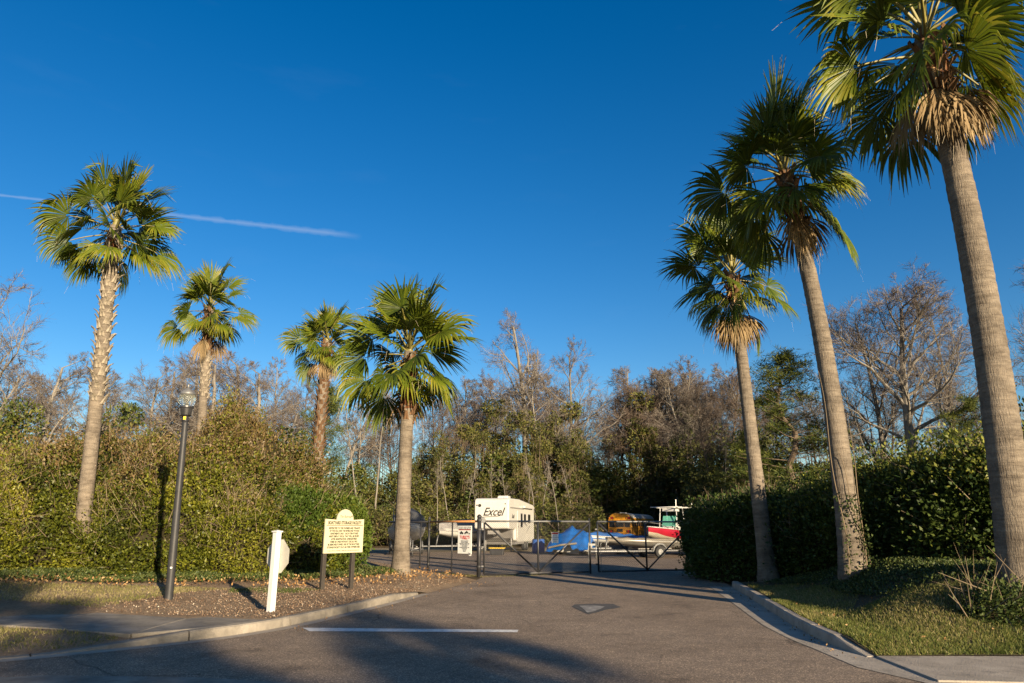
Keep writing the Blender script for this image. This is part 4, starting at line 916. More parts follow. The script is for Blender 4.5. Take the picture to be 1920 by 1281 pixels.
many(EV, 'evergreen_tree', 'dark evergreen understory tree %s', 'tree', 'evergreens in the wood', [
    (770, 850, 78), (805, 865, 74), (850, 860, 78), (885, 850, 82), (930, 850, 76), (1050, 820, 82), (1090, 850, 78), (1130, 870, 80), (1175, 860, 86), (1230, 850, 82), (1280, 810, 86), (1320, 800, 82), (1360, 820, 78), (1335, 860, 72), (1395, 860, 70), (1440, 850, 64), (1500, 850, 62), (1560, 850, 58), (1620, 850, 56), (1700, 820, 52), (1760, 840, 50), (1820, 830, 48), (1870, 800, 50), (720, 880, 80), (690, 890, 76), (655, 860, 72), (610, 850, 74), (745, 900, 70), (1255, 880, 76), (1420, 800, 74), (1380, 790, 80),], (.95, 1.4))
many(EV, 'evergreen_tree', 'dark evergreen tree top just showing over the wild hedge', 'tree', 'evergreens behind the wild hedge', [(40, 790, 50), (100, 800, 52), (320, 790, 54), (480, 790, 56)], (.95, 1.4))
many(LOW, 'brush_thicket', 'low green brush along the yard %s', 'shrub', 'brush along the yard', [(x, rg.uniform(905, 950), rg.uniform(64, 74)) for x in range(690, 1480, 30)], (1.0, 1.6))
many(LOW, 'brush_thicket', 'brush beyond the glossy bank hedge %s', 'shrub', 'brush beyond the bank hedge', [(x, rg.uniform(840, 900), rg.uniform(40, 52)) for x in range(1500, 1900, 45)], (1.0, 1.6))
# the deep wood as one mass: stems and dark leaves closing the view between the trees
def deep_wood():
    rng = np.random.default_rng(9); n = 900
    th = rng.uniform(-.72, .72, n); D = rng.uniform(88, 135, n); X = np.tan(th) * D
    Hh = rng.uniform(9, 17, n); V, F = sticks(np.c_[X, D, np.zeros(n)], np.tile([0, 0, 1.0], (n, 1)), Hh, .22, rng, .05)
    parts = [(V, F, .5, 1)]
    m = 9000; k = rng.integers(0, n, m); Q = np.c_[X[k], D[k], Hh[k] * rng.uniform(.3, 1, m)]
    V, F = sticks(Q, rng.normal(0, .7, (m, 3)) + [0, 0, .5], rng.uniform(1.5, 4, m), .05, rng, .3); parts.append((V, F, .5, 1))
    m = 52000; th = rng.uniform(-.74, .74, m); D = rng.uniform(96, 132, m); X = np.tan(th) * D
    top = 7.5 + 3.5 * vnoise(np.c_[X * .09, D * .06, X * 0], 2) + 1.5 * vnoise(np.c_[X * .4, D * .3, X * 0], 3)
    Q = np.c_[X, D, rng.uniform(0, 1, m) ** .9 * top]
    V, F = leaf_quads(Q, rng.normal(0, 1, (m, 3)), rng.uniform(.35, .7, m), .32, rng); parts.append((V, F, np.clip(rng.normal(.35, .2, m), 0, 1), 0))
    V, F, T, Mi = join(parts)
    o = link_mesh('distant_wood', np_mesh('distant_wood', V, F, [M['evergreen'], M['twig']], T, Mi)); tag(o, 'deep shadowy wood of stems and brush far behind the yard', 'woodland', kind='stuff')
deep_wood()

# ================================================================== street furniture
def lamp_post():
    bx, by = -7.18, 15.4; z0 = height(bx, by); tp = at(352, 741, 15.4)
    t = thing('street_lamp', 'black street lamp with ribbed glass acorn head standing in the mulch bed', 'street lamp', (bx, by, z0))
    dx = tp.x - bx; Hp = at(349, 790, 15.4).z - z0
    t.rotation_euler = (0, math.atan2(dx, tp.z - z0), 0)
    MB().lathe([(.086, -.3), (.086, .0), (.083, .9), (.074, 2.0), (.062, Hp - .05), (.06, Hp)], 20).build('pole', M['pole_paint'], t, smooth=True)
    MB().lathe([(.079, Hp * .34), (.079, Hp * .34 + .05)], 20).build('band', M['sign_white'], t)
    MB().box((.03, -.081, Hp * .17), (.04, .012, .03)).build('inspection_plate', M['sign_white'], t)
    MB().lathe([(.07, Hp), (.082, Hp + .015), (.06, Hp + .035), (.055, Hp + .10), (.06, Hp + .11)], 16).build('neck', M['black_metal'], t, smooth=True)
    MB().box((.008, -.062, Hp + .065), (.055, .012, .07)).build('sticker', M['yellow'], t)
    mb = MB(); mb.lathe([(.075, Hp + .11), (.105, Hp + .14), (.135, Hp + .28), (.15, Hp + .30), (.15, Hp + .335), (.10, Hp + .335)], 20)
    for k in range(20):
        a = 2 * math.pi * k / 20; mb.box((math.cos(a) * .125, math.sin(a) * .125, Hp + .205), (.018, .012, .15), rot=Matrix.Rotation(a, 3, 'Z') @ Matrix.Rotation(.16, 3, 'Y'))
    mb.build('collar', M['black_metal'], t)
    g = []; n = 40
    for r, z in ((.135, .335), (.165, .39), (.175, .47), (.172, .55), (.158, .60)): g.append((r, Hp + z))
    mb = MB(); mb.lathe(g, n); mb.v = [(x * (1 + (.012 if i % 2 else -.012)), y * (1 + (.012 if i % 2 else -.012)), z) for i, (x, y, z) in enumerate(mb.v)]
    mb.build('globe', M['globe'], t)
    MB().lathe([(.03, Hp + .335), (.03, Hp + .46), (.05, Hp + .47), (.045, Hp + .56), (.01, Hp + .57)], 12).build('bulb', M['galv'], t, smooth=True)
    MB().lathe([(.165, Hp + .595), (.17, Hp + .61), (.15, Hp + .66), (.10, Hp + .71), (.05, Hp + .735), (.035, Hp + .75)], 24).build('cap', M['galv'], t, smooth=True)
    MB().lathe([(.03, Hp + .75), (.022, Hp + .79), (.03, Hp + .81), (.008, Hp + .86)], 10).build('finial', M['galv'], t, smooth=True)
lamp_post()
def stop_sign():
    x, y = -4.52, 13.85; z0 = height(x, y)
    t = thing('stop_sign', 'white capped post with an octagonal sign seen from the back', 'sign', (x, y, z0), R(-32))
    hp = at(518, 998, y).z - z0
    MB().box((0, 0, hp / 2 - .15), (.115, .115, hp + .3)).build('post', M['vinyl'], t, bevel=.006)
    mb = MB(); mb.box((0, 0, hp + .012), (.15, .15, .024)); mb.add([(-.06, -.06, hp + .024), (.06, -.06, hp + .024), (.06, .06, hp + .024), (-.06, .06, hp + .024), (0, 0, hp + .045)], [(0, 1, 4), (1, 2, 4), (2, 3, 4), (3, 0, 4)])
    mb.build('cap', M['vinyl'], t)
    c = hp - .44; oc = [(.33 * math.cos(R(22.5 + 45 * k)), c + .33 * math.sin(R(22.5 + 45 * k))) for k in range(8)]
    MB().prism(oc, .062, .066, 'y').build('sign_panel', M['sign_back'], t)
    MB().prism([(a * .985, c + (b - c) * .985) for a, b in oc], .0675, .0695, 'y').build('sign_face', M['stop_red'], t)
    for dz in (-.16, .16): MB().lathe([(.012, .045), (.012, .0615)], 8, (0, 0, c + dz), axis='y').build('bolt', M['galv'], t)
stop_sign()
def yard_sign():
    a = gnd(600, 1107, .2); z0 = height(a.x, a.y)
    pl = at(599, 1036, a.y); ang = R(52); w = 1.22
    t = thing('notice_board', 'cream boatyard notice board with arched top on two dark posts', 'sign', (a.x, a.y, z0), ang)
    zb = at(600, 1038, a.y).z - z0; zt = at(604.5, 973, a.y).z - z0; h = zt - zb
    for f in (.07, .80): MB().box((f * w, .05, zb / 2 + .1), (.105, .09, zb + .8)).build('post', M['post_dark'], t, bevel=.006)
    pb = MB(); ar = [(w * .5 + .26 * math.cos(R(q)), zt + .26 * math.sin(R(q)) - .02) for q in range(0, 181, 12)]
    pb.prism([(0, zb), (w, zb), (w, zt)] + ar + [(0, zt)], -.035, -.0, 'y').build('board', M['sign_cream'], t)
    F = (R(90), 0, 0)
    def T(body, fz, size, sx=1.0, sh=0.0, bold=.0, m='ink'): return text('lettering', body, size, M[m], t, (w * .5, -.0365, zb + h * fz), F, sh, sx=sx, bold=bold)
    T('BOATYARD STORAGE FACILITY', .885, .105, .70, bold=.0042, m='ink_green')
    MB().box((w * .5, -.0375, zb + h * .815), (w * .95, .003, .014)).build('rule', M['ink_green'], t)
    lines = ['RESTRICTED TO THE OWNERS AND TENANTS', 'OF THE HOA AND THE RIVERLAND WOODS', 'APARTMENTS ONLY.  EACH ITEM STORED', 'MUST DISPLAY DECAL THAT WILL BE ISSUED', 'AFTER REGISTRATION. UNREGISTERED', 'ITEMS OR ONES WITHOUT DECALS WILL', 'BE REMOVED/TOWED. USE OF THE BOATYARD', 'STORAGE FACILITY IS AT AN ITEM OWNERS RISK']
    for i, l in enumerate(lines): T(l, .725 - .080 * i, .064, .73, bold=.0026, m='ink_green')
    T('PLEASE CONTACT PROPERTY MANAGER FOR MORE INFORMATION', .065, .045, .72, m='ink_green')
    T('The Retreat', 1.07, .085, .9, .35, m='ink_green')
    MB().prism([(w * .5 + .19, zt + .07), (w * .5 + .215, zt + .04), (w * .5 + .222, zt + .075), (w * .5 + .205, zt + .10)], -.0375, -.0355, 'y').build('emblem', M['ink_green'], t)
yard_sign()

# ================================================================== fence and gates
def chain_link(parent, L, h0, h1, cell=.075, r=.0028):
    """woven wire: two families of slanting wires in the x-z plane"""
    H = h1 - h0; V = []; F = []
    def wire(a, b, dy):
        o = len(V); d = np.array(b) - np.array(a); n = np.array([-d[2], 0, d[0]]); n = n / np.linalg.norm(n) * r
        a = np.array(a); b = np.array(b)
        for p in (a, b): V.extend([p + n, p + [0, r, 0], p - n, p - [0, r, 0]])
        for k in range(4): F.append((o + k, o + (k + 1) % 4, o + 4 + (k + 1) % 4, o + 4 + k))
    k = -H
    while k < L:
        x0, x1 = max(0, k), min(L, k + H)
        if x1 - x0 > .02:
            wire((x0, .004, h0 + (x0 - k)), (x1, .004, h0 + (x1 - k)), 0)
            wire((x0, -.004, h1 - (x0 - k)), (x1, -.004, h1 - (x1 - k)), 0)
        k += cell
    o = link_mesh('wire_mesh', np_mesh('wire_mesh', V, F, M['wire']), parent); o['kind'] = 'stuff'
def pipe(parent, name, a, b, r, m, n=8): MB().tube([a, b], r, n).build(name, M[m], parent, smooth=True)
A = Vector((-1.04, 25.5, 0)); B = Vector((2.93, 26.95, 0)); C = Vector((3.16, 27.03, 0)); D_ = Vector((7.1, 28.3, 0)); E_ = Vector((-3.15, 27.35, 0)); E0 = Vector((-4.9, 28.6, 0))
TOPZ = at(1003, 978, 26.2).z
def gate_leaf(a, b, label):
    d = b - a; L = d.length; t = thing('gate_leaf', label, 'gate', (a.x, a.y, .004), math.atan2(d.y, d.x)); h = TOPZ; lo = .09
    for x in (.06, L * .5, L - .03): pipe(t, 'upright', (x, 0, lo - (.07 if x > L * .9 else 0)), (x, 0, h + (.12 if x > L * .9 else 0)), .036, 'black_metal')
    pipe(t, 'top_rail', (.06, 0, h), (L - .03, 0, h), .032, 'galv'); pipe(t, 'bottom_rail', (.06, 0, lo), (L - .03, 0, lo), .034, 'black_metal')  # top rail paler than the frame: sunlight on it put into the colour
    for x0, x1, z0, z1 in ((.06, L * .5, h - .04, lo + .03), (L * .5, L - .03, lo + .03, h - .04)): pipe(t, 'brace', (x0, -.035, z0), (x1, -.035, z1), .030, 'black_metal')
    chain_link(t, L - .09, lo, h); t.children[-1].location = (.06, 0, 0)
    for z in (.35, 1.0, 1.6): MB().box((.0, 0, z), (.10, .05, .05)).build('hinge', M['black_metal'], t)
    return t, L
g1, L1 = gate_leaf(A, B, 'chain-link gate leaf hung from the thick post by the warning sign')
g2, L2 = gate_leaf(C, D_, 'chain-link gate leaf running behind the dark hedge end')
def drop_rod(leaf, x):
    MB().tube([(x, -.06, .03), (x, -.06, 1.05), (x + .03, -.06, 1.12)], .014, 6).build('drop_rod', M['galv'], leaf)
drop_rod(g1, L1 - .12); drop_rod(g2, .14)
MB().box((L1 + .03, -.05, 1.05), (.26, .05, .07)).build('latch', M['galv'], g1)
def fence_post(p, r, h, label):
    t = thing('fence_post', label, 'post', (p.x, p.y, height(p.x, p.y) - .02))
    MB().lathe([(r, -.2), (r, h)], 14).build('pipe', M['black_metal'], t, smooth=True)
    MB().lathe([(r * 1.15, h), (r * 1.15, h + .03), (r * .8, h + .075), (r * .3, h + .10)], 14).build('cap', M['black_metal'], t, smooth=True)
    for z in (.35, 1.0, 1.6, h - .12): MB().lathe([(r * 1.18, z), (r * 1.18, z + .05)], 14).build('clamp', M['black_metal'], t)
    return t
fp = fence_post(A + Vector((-.12, -.05, 0)), .075, TOPZ + .16, 'thick black gate post with a round bracket beside the warning sign')
MB().lathe([(.10, -.02), (.10, .02), (.05, .022)], 16, (.13, 0, TOPZ + .06), axis='y').build('bracket', M['galv'], fp)
fence_post(E_ + Vector((.0, 0, 0)), .045, TOPZ + .12, 'thin black fence post beside the palm trunk at the gate')
fp3 = fence_post(C + Vector((-.11, .10, 0)), .001, .05, 'small ground socket between the gate leaves') if False else None
def side_fence():
    a = E_; b = A + Vector((-.12, -.05, 0)); d = b - a; L = d.length
    t = thing('chain_link_fence', 'short chain-link fence panel with rusty top rail carrying the warning sign', 'fence', (a.x, a.y, .02), math.atan2(d.y, d.x)); h = TOPZ
    pipe(t, 'top_rail', (0, 0, h - .02), (L, 0, h - .02), .036, 'rust'); pipe(t, 'bottom_rail', (0, 0, .55), (L, 0, .50), .02, 'black_metal'); pipe(t, 'upright', (L * .48, 0, -.1), (L * .48, 0, h - .05), .027, 'black_metal')
    chain_link(t, L, .06, h)
    d = E_ - E0; L2_ = d.length
    t2 = thing('chain_link_fence', 'chain-link fence panel running behind the palm trunk to the clipped hedge', 'fence', (E0.x, E0.y, .02), math.atan2(d.y, d.x))
    pipe(t2, 'top_rail', (0, 0, h - .02), (L2_, 0, h - .02), .03, 'black_metal'); pipe(t2, 'upright', (L2_ * .8, 0, -.1), (L2_ * .8, 0, h - .05), .027, 'black_metal'); chain_link(t2, L2_, .06, h)
    # warning sign
    s = thing('warning_sign', 'white towing warning sign with black header hung on the short fence panel', 'sign', (a.x + (b.x - a.x) * .75, a.y + (b.y - a.y) * .75, 0), math.atan2(b.y - a.y, b.x - a.x))
    s.location = (s.location.x, s.location.y, 0); w = .72
    zb = at(880, 1038, 26).z; zt = at(880, 986, 26).z; hh = zt - zb; F = (R(90), 0, 0)
    MB().box((0, -.055, (zb + zt) / 2), (w, .012, hh)).build('panel', M['sign_white'], s)
    y = -.0625
    MB().box((0, y - .0008, zt - hh * .085), (w * .9, .002, hh * .10)).build('header', M['ink'], s)
    MB().box((0, y - .0008, zt - hh * .148), (w * .9, .002, hh * .02)).build('header_rule', M['red'], s)
    text('lettering', 'WARNING', .115, M['sign_white'], s, (0, y - .003, zt - hh * .085), F, sx=1.15, bold=.003)
    text('lettering', "TURKY'S", .145, M['red'], s, (0, y - .002, zt - hh * .415), F, sx=.95, bold=.003)
    text('lettering', 'TOWING', .055, M['red'], s, (0, y - .002, zt - hh * .478), F, sx=1.3)
    for i, l in enumerate(['PRIVATE PROPERTY', 'VEHICLES PARKED', 'WITHOUT A DECAL WILL', 'BE TOWED AWAY AT', 'THE OWNERS', 'EXPENSE AND RISK, CALL', 'FOR RELEASE', 'DAY OR', 'NIGHT']): text('lettering', l, .045, M['ink'], s, (0, y - .002, zt - hh * (.55 + .046 * i)), F)
    ic = MB()
    def blob(cx, cz, pts): ic.prism([(cx + p[0], zt - hh * cz + p[1]) for p in pts], y - .003, y - .0008, 'y')
    truck = [(-.09, -.03), (.09, -.03), (.09, .01), (.03, .015), (.01, .05), (-.03, .05), (-.04, .01), (-.09, .01)]
    blob(-.17, .245, truck); blob(.10, .235, [(-p[0], p[1]) for p in truck]); blob(-.03, .285, [(-.2, -.01), (.26, -.01), (.26, 0), (-.2, 0)])
    for cx in (-.21, -.12, .02, .24): ic.lathe([(.028, y - .0035), (.028, y - .001)], 10, (cx, 0, zt - hh * .285), axis='y')
    ic.build('vehicle_pictures', M['ink'], s)
    n = thing('notice_plate', 'small white notice plate wired below the corner of the warning sign', 'sign', (s.location.x, s.location.y, 0), s.rotation_euler.z)
    MB().box((w * .43, -.075, zb - .01), (.11, .008, .12)).build('plate', M['sign_white'], n); MB().box((w * .43, -.081, zb - .005), (.05, .003, .06)).build('print', M['ink'], n)
side_fence()
def gate_notice():
    p = B.lerp(A, .345); d = B - A; s = thing('notice_plate', 'white notice plate fixed to the first gate leaf in front of the blue tarp', 'sign', (p.x, p.y, 0), math.atan2(d.y, d.x))
    zc = at(1033, 1008, p.y).z; MB().box((0, -.05, zc), (.27, .008, .38)).build('plate', M['sign_white'], s)
    F = (R(90), 0, 0); MB().box((0, -.0553, zc + .145), (.24, .002, .06)).build('header', M['red'], s)
    for i, l in enumerate(['NOTICE', 'AUTHORIZED', 'PERSONS', 'ONLY']): text('lettering', l, .05, M['ink'], s, (0, -.0555, zc + .06 - .065 * i), F)
gate_notice()

# ================================================================== vehicles in the yard
def wheel(parent, c, r, w, axis='x'):
    wh = MB().lathe([(r * .55, -w / 2), (r * .9, -w / 2), (r, -w / 3), (r, w / 3), (r * .9, w / 2), (r * .55, w / 2)], 20, axis=axis).build('wheel', M['rubber'], parent, smooth=False, loc=c)
    MB().lathe([(r * .1, -w * .52), (r * .5, -w * .5), (r * .56, -w * .35), (r * .56, w * .35), (r * .5, w * .5), (r * .1, w * .52)], 14, axis=axis).build('rim', M['rim'], wh)
def caravan():
    a = gnd(884, 1034); yaw = R(-13); W = 2.5; L = 9.0
    cx = at(921, 1030, 50).x
    t = thing('caravan', 'white fifth-wheel caravan with black script lettering on its nose', 'caravan', (cx, 50, .01), yaw)
    # side profile in (y, z): nose overhang, sloping underside, low body
    prof = [(0, 1.62), (0, 3.42), (.10, 3.60), (.32, 3.68), (3.6, 3.72), (3.9, 3.70), (L, 3.44), (L, .62), (3.2, .62), (2.2, .78), (2.2, 1.56), (.2, 1.56)]
    MB().prism(prof, -W / 2, W / 2, 'x').build('body', M['rv_white'], t, bevel=.10, seg=3)
    MB().prism([(2.0, .50), (L - .05, .50), (L - .05, .70), (2.6, .70)], -W / 2 + .06, W / 2 - .06, 'x').build('chassis', M['rv_grey'], t)
    MB().prism([(2.195, .80), (2.195, 1.54), (1.5, 1.54), (1.9, .95)], -W / 2 + .18, W / 2 - .18, 'x').build('front_bulkhead', M['rv_grey'], t)
    MB().box((0, .9, 1.38), (.8, .8, .32)).build('pin_box', M['rv_grey'], t); pipe(t, 'king_pin', (0, .7, 1.24), (0, .7, 1.05), .06, 'black_metal')
    for x in (-.95, .95): pipe(t, 'landing_leg', (x, 2.0, .02), (x, 2.0, 1.4), .06, 'rv_grey')
    MB().box((.15, 3.2, 3.83), (.75, .9, .26)).build('air_conditioner', M['rv_white'], t, bevel=.05); MB().box((.2, 1.9, 3.78), (.4, .4, .14)).build('roof_vent', M['rv_white'], t, bevel=.03)
    F = (R(90), 0, 0)
    text('lettering', 'Excel', .78, M['ink'], t, (.10, -.012, 2.72), F, .45, sx=.88, bold=.012)
    MB().prism([(-.75, 2.36), (.45, 2.42), (.9, 2.52), (.42, 2.45), (-.73, 2.40)], -.02, -.008, 'y').build('underline', M['ink'], t)
    for x, z, r in ((-.85, 3.18, .11), (1.0, 3.28, .04), (-1.05, 3.2, .05)): MB().lathe([(r, -.03), (r, .02)], 12, (x, 0, z), axis='y').build('lamp', M['ink'], t)
    S = (R(90), 0, R(90))
    text('lettering', 'Excel', .42, M['ink'], t, (W / 2 + .012, 1.3, 2.45), S, .45, sx=.8, bold=.006)
    for y, z, h, w in ((4.1, 2.2, .95, .62), (5.3, 2.35, .6, .75), (6.9, 2.35, .6, .9)):
        wn = MB().box((W / 2 + .012, y, z), (.04, w, h)).build('window', M['dark_glass'], t, bevel=.03); MB().box((W / 2 + .006, y, z), (.03, w + .10, h + .10)).build('frame', M['rv_grey'], wn)
    dr = MB().box((W / 2 + .01, 3.1, 1.9), (.03, .75, 1.95)).build('door', M['rv_white'], t, bevel=.02); MB().box((W / 2 + .03, 2.85, 1.75), (.04, .05, .14)).build('handle', M['ink'], dr)
    MB().box((W / 2 + .03, 2.6, 3.05), (.05, 4.6, .07)).build('awning_rail', M['rv_grey'], t); MB().box((W / 2 + .12, 6.2, 3.18), (.22, 3.6, .16)).build('slide_out_topper', M['rv_white'], t, bevel=.04)
    for y0, z0, y1, z1 in ((3.6, 1.55, 4.9, 2.05), (4.9, 2.05, 6.2, 1.7), (5.6, 1.2, 7.2, 1.75)): MB().prism([(y0, z0), (y1, z1), (y1 - .1, z1 + .10), (y0 + .3, z0 + .14)], W / 2 + .004, W / 2 + .014, 'x').build('stripe', M['rv_grey'], t)
    MB().box((.30, 2.14, 1.3), (.62, .03, .36)).build('front_plate', M['sign_white'], t); text('lettering', 'FOR SALE', .11, M['red'], t, (.30, 2.118, 1.32), F, bold=.004)
    for y in (5.6, 6.5):
        for x in (-W / 2 + .16, W / 2 - .16): wheel(t, (x, y, .37), .37, .22)
caravan()
def storage_tote():
    p = gnd(932, 1041); t = thing('storage_tote', 'black storage tote with a yellow lid on the tarmac before the caravan', 'container', (p.x, p.y, .006), R(-8))
    MB().prism([(-.40, 0), (.40, 0), (.46, .40), (-.46, .40)], -.26, .26, 'y').build('tub', M['black_metal'], t, bevel=.03); MB().box((0, 0, .425), (1.0, .60, .05)).build('lid', M['yellow'], t, bevel=.02)
storage_tote()
def bus():
    a = at(1163, 1015, 72); yaw = R(-24); W = 2.4; L = 10.5
    t = thing('school_bus', 'yellow school bus with white roof seen from its rear corner', 'bus', (a.x, 72, .01), yaw)
    cs = [(-W / 2, .62), (-W / 2, 2.35), (-W / 2 + .06, 2.62), (-W / 2 + .22, 2.86), (-W / 2 + .5, 3.02), (-.4, 3.10), (.4, 3.10), (W / 2 - .5, 3.02), (W / 2 - .22, 2.86), (W / 2 - .06, 2.62), (W / 2, 2.35), (W / 2, .62)]
    MB().prism(cs, 0, L, 'y').build('body', M['bus_yellow'], t, bevel=.06)
    k = 1.012; rf = [(x * k, (z - 2.2) * k + 2.2) for x, z in cs[2:10]] + [(x * .98, (z - 2.2) * .96 + 2.2) for x, z in cs[9:1:-1]]
    MB().prism(rf, .7, L - .2, 'y').build('roof', M['bus_white'], t)
    MB().box((0, 1.6, 3.14), (.6, .6, .08)).build('roof_hatch', M['bus_white'], t, bevel=.02)
    for x, w in ((-.78, .50), (0, .82), (.78, .50)):
        wn = MB().box((x, -.012, 2.05), (w, .03, .58)).build('window', M['dark_glass'], t); MB().box((x, -.004, 2.05), (w + .08, .03, .66)).build('frame', M['ink'], wn)
    MB().box((0, -.01, 1.12), (.86, .03, 1.0)).build('emergency_door', M['bus_yellow'], t, bevel=.01); MB().box((0, -.03, 1.42), (.62, .02, .30)).build('window', M['dark_glass'], t); MB().box((.3, -.05, 1.1), (.12, .05, .05)).build('handle', M['ink'], t)
    for x in (-.88, .88):
        MB().box((x, -.008, 2.62), (.52, .03, .26)).build('lamp_backing', M['ink'], t)
        for dx, m in ((-.12, 'lamp_amber'), (.12, 'lamp_red')): MB().lathe([(.09, -.05), (.09, -.02)], 12, (x + dx, 0, 2.62), axis='y').build('warning_lamp', M[m], t)
        MB().box((x, -.008, 1.32), (.42, .03, .26)).build('lamp_backing', M['ink'], t); MB().lathe([(.11, -.04), (.11, -.02)], 12, (x, 0, 1.32), axis='y').build('tail_lamp', M['lamp_red'], t)
    for x in (-.25, 0, .25): MB().box((x, -.02, 2.92), (.09, .04, .05)).build('marker_lamp', M['lamp_red'], t)
    MB().box((0, -.10, .62), (W, .18, .28)).build('bumper', M['ink'], t, bevel=.03)
    for sx in (-1, 1):
        for i in range(11):
            y = .75 + i * .86; wn = MB().box((sx * (W / 2 + .006), y, 2.08), (.03, .68, .58)).build('window', M['dark_glass'], t); MB().box((sx * (W / 2 + .018), y, 2.10), (.014, .70, .03)).build('sash', M['ink'], wn)
        for z in (1.65, 1.25, .85): MB().box((sx * (W / 2 + .01), L / 2, z), (.03, L - .1, .05)).build('rub_rail', M['ink'], t)
        for y in (2.6, L - 1.0): wheel(t, (sx * (W / 2 - .2), y, .48), .48, .28)
bus()

def hull(parent, L, beam, depth, zk, mats, name='hull', sheer=.25, cover=None, ridge=.5, vee=.55):
    """bow towards -y; mats: lower side, upper side, deck"""
    st = 12; rows = []
    for i in range(st + 1):
        s = i / st; b = beam / 2 * min(1, (math.sin(min(1, s * 1.9) * math.pi / 2)) ** .8) + .01; y = L * s
        zs = zk + depth + sheer * (1 - s) ** 2; rise = (1 - s) ** 2.2 * depth * .75; kz = zk + rise
        ch = kz + (zs - kz) * (.38 if s > .15 else .5)
        y0 = y + 0
        rows.append([(0, y0 + .35 * (1 - s) ** 3 * 0, kz), (b * .62, y, kz + (ch - kz) * vee), (b * .86, y, ch), (b * .97, y, (ch + zs) / 2), (b, y, zs)])
    V = []; n = 9
    for r in rows: V.extend(r); V.extend([(-x, y, z) for x, y, z in r[1:]][::1])
    F = []; Mi = []
    def q(i, a, b, m): F.append((i * n + a, i * n + b, (i + 1) * n + b, (i + 1) * n + a)); Mi.append(m)
    for i in range(st):
        for a, b, m in ((0, 1, 0), (1, 2, 0), (2, 3, 1), (3, 4, 1)): q(i, a, b, m)
        for a, b, m in ((0, 5, 0), (5, 6, 0), (6, 7, 1), (7, 8, 1)): q(i, a, b, m)
        q(i, 4, 8, 2)
    F.append((st * n + 0, st * n + 1, st * n + 2, st * n + 3)); Mi.append(0)
    mb = MB(); mb.v = V; mb.f = F + [(st * n, st * n + 5, st * n + 6, st * n + 7), (st * n, st * n + 3, st * n + 4), (st * n, st * n + 7, st * n + 8), (st * n, st * n + 4, st * n + 8)]; mb.m = Mi + [0, 1, 1, 1]
    h = mb.build(name, mats, parent, smooth=True)
    g = MB()
    for sgn in (1, -1): g.tube([(sgn * r[4][0], r[4][1], r[4][2] + .01) for r in rows], .035, 6)
    g.build('gunwale', mats[2], parent, smooth=True)
    if cover:
        V = []; F = []; m = 9; rgc = random.Random(int(L * 100))
        for i in range(st + 1):
            r = rows[i][4]; s = i / st; rz = r[2] + ridge * math.sin(math.pi * min(1, s * .9 + .12)) ** .8
            for k in range(m):
                u = k / (m - 1) * 2 - 1; x = r[0] * 1.05 * u
                z = r[2] - .12 + (rz - r[2] + .12) * (1 - abs(u)) ** .75 + .05 * math.sin(i * 2.6 + u * 3) * (1 - abs(u)) + rgc.gauss(0, .018)
                V.append((x, r[1] + (-.05 if i == 0 else 0), z if abs(u) < 1 else r[2] - .16))
        for i in range(st):
            for k in range(m - 1): F.append((i * m + k, i * m + k + 1, (i + 1) * m + k + 1, (i + 1) * m + k))
        c = MB(); c.add(V, F); c.build('cover', cover, parent, smooth=True)
    return rows
def trailer(label, loc, rz, L, W, z=.38):
    t = thing('boat_trailer', label, 'trailer', loc, rz)
    for sx in (-1, 1): MB().tube([(0, -1.3, z), (sx * .15, -1.0, z), (sx * W * .42, .8, z), (sx * W * .42, L - .4, z)], .05, 6).build('frame_rail', M['galv'], t)
    for y in (1.0, L * .5, L - .8): MB().box((0, y, z), (W * .84, .07, .06)).build('cross_member', M['galv'], t)
    MB().box((0, L * .62, z - .14), (W * .95, .07, .07)).build('axle', M['galv'], t)
    for sx in (-1, 1):
        wheel(t, (sx * W * .5, L * .62, .33), .33, .2)
        fd = [(sx * W * .5, L * .62 + .45 * math.cos(R(q)), .36 + .42 * math.sin(R(q))) for q in range(10, 171, 20)]
        MB().tube(fd, .07, 5).build('fender', M['galv'], t)
        MB().box((sx * W * .28, L * .6, z + .12), (.1, L * .5, .06)).build('bunk', M['canvas_grey'], t)
    pipe(t, 'jack', (.08, -.9, .02), (.08, -.9, .95), .035, 'galv'); pipe(t, 'winch_post', (0, -.25, z), (0, -.1, z + .75), .045, 'galv')
    MB().lathe([(.09, -.03), (.09, .03)], 12, (.08, -.9, .09), axis='x').build('jack_wheel', M['rubber'], t); MB().lathe([(.06, -.07), (.06, .07)], 10, (0, -.12, z + .72), axis='x').build('winch', M['black_metal'], t)
    return t
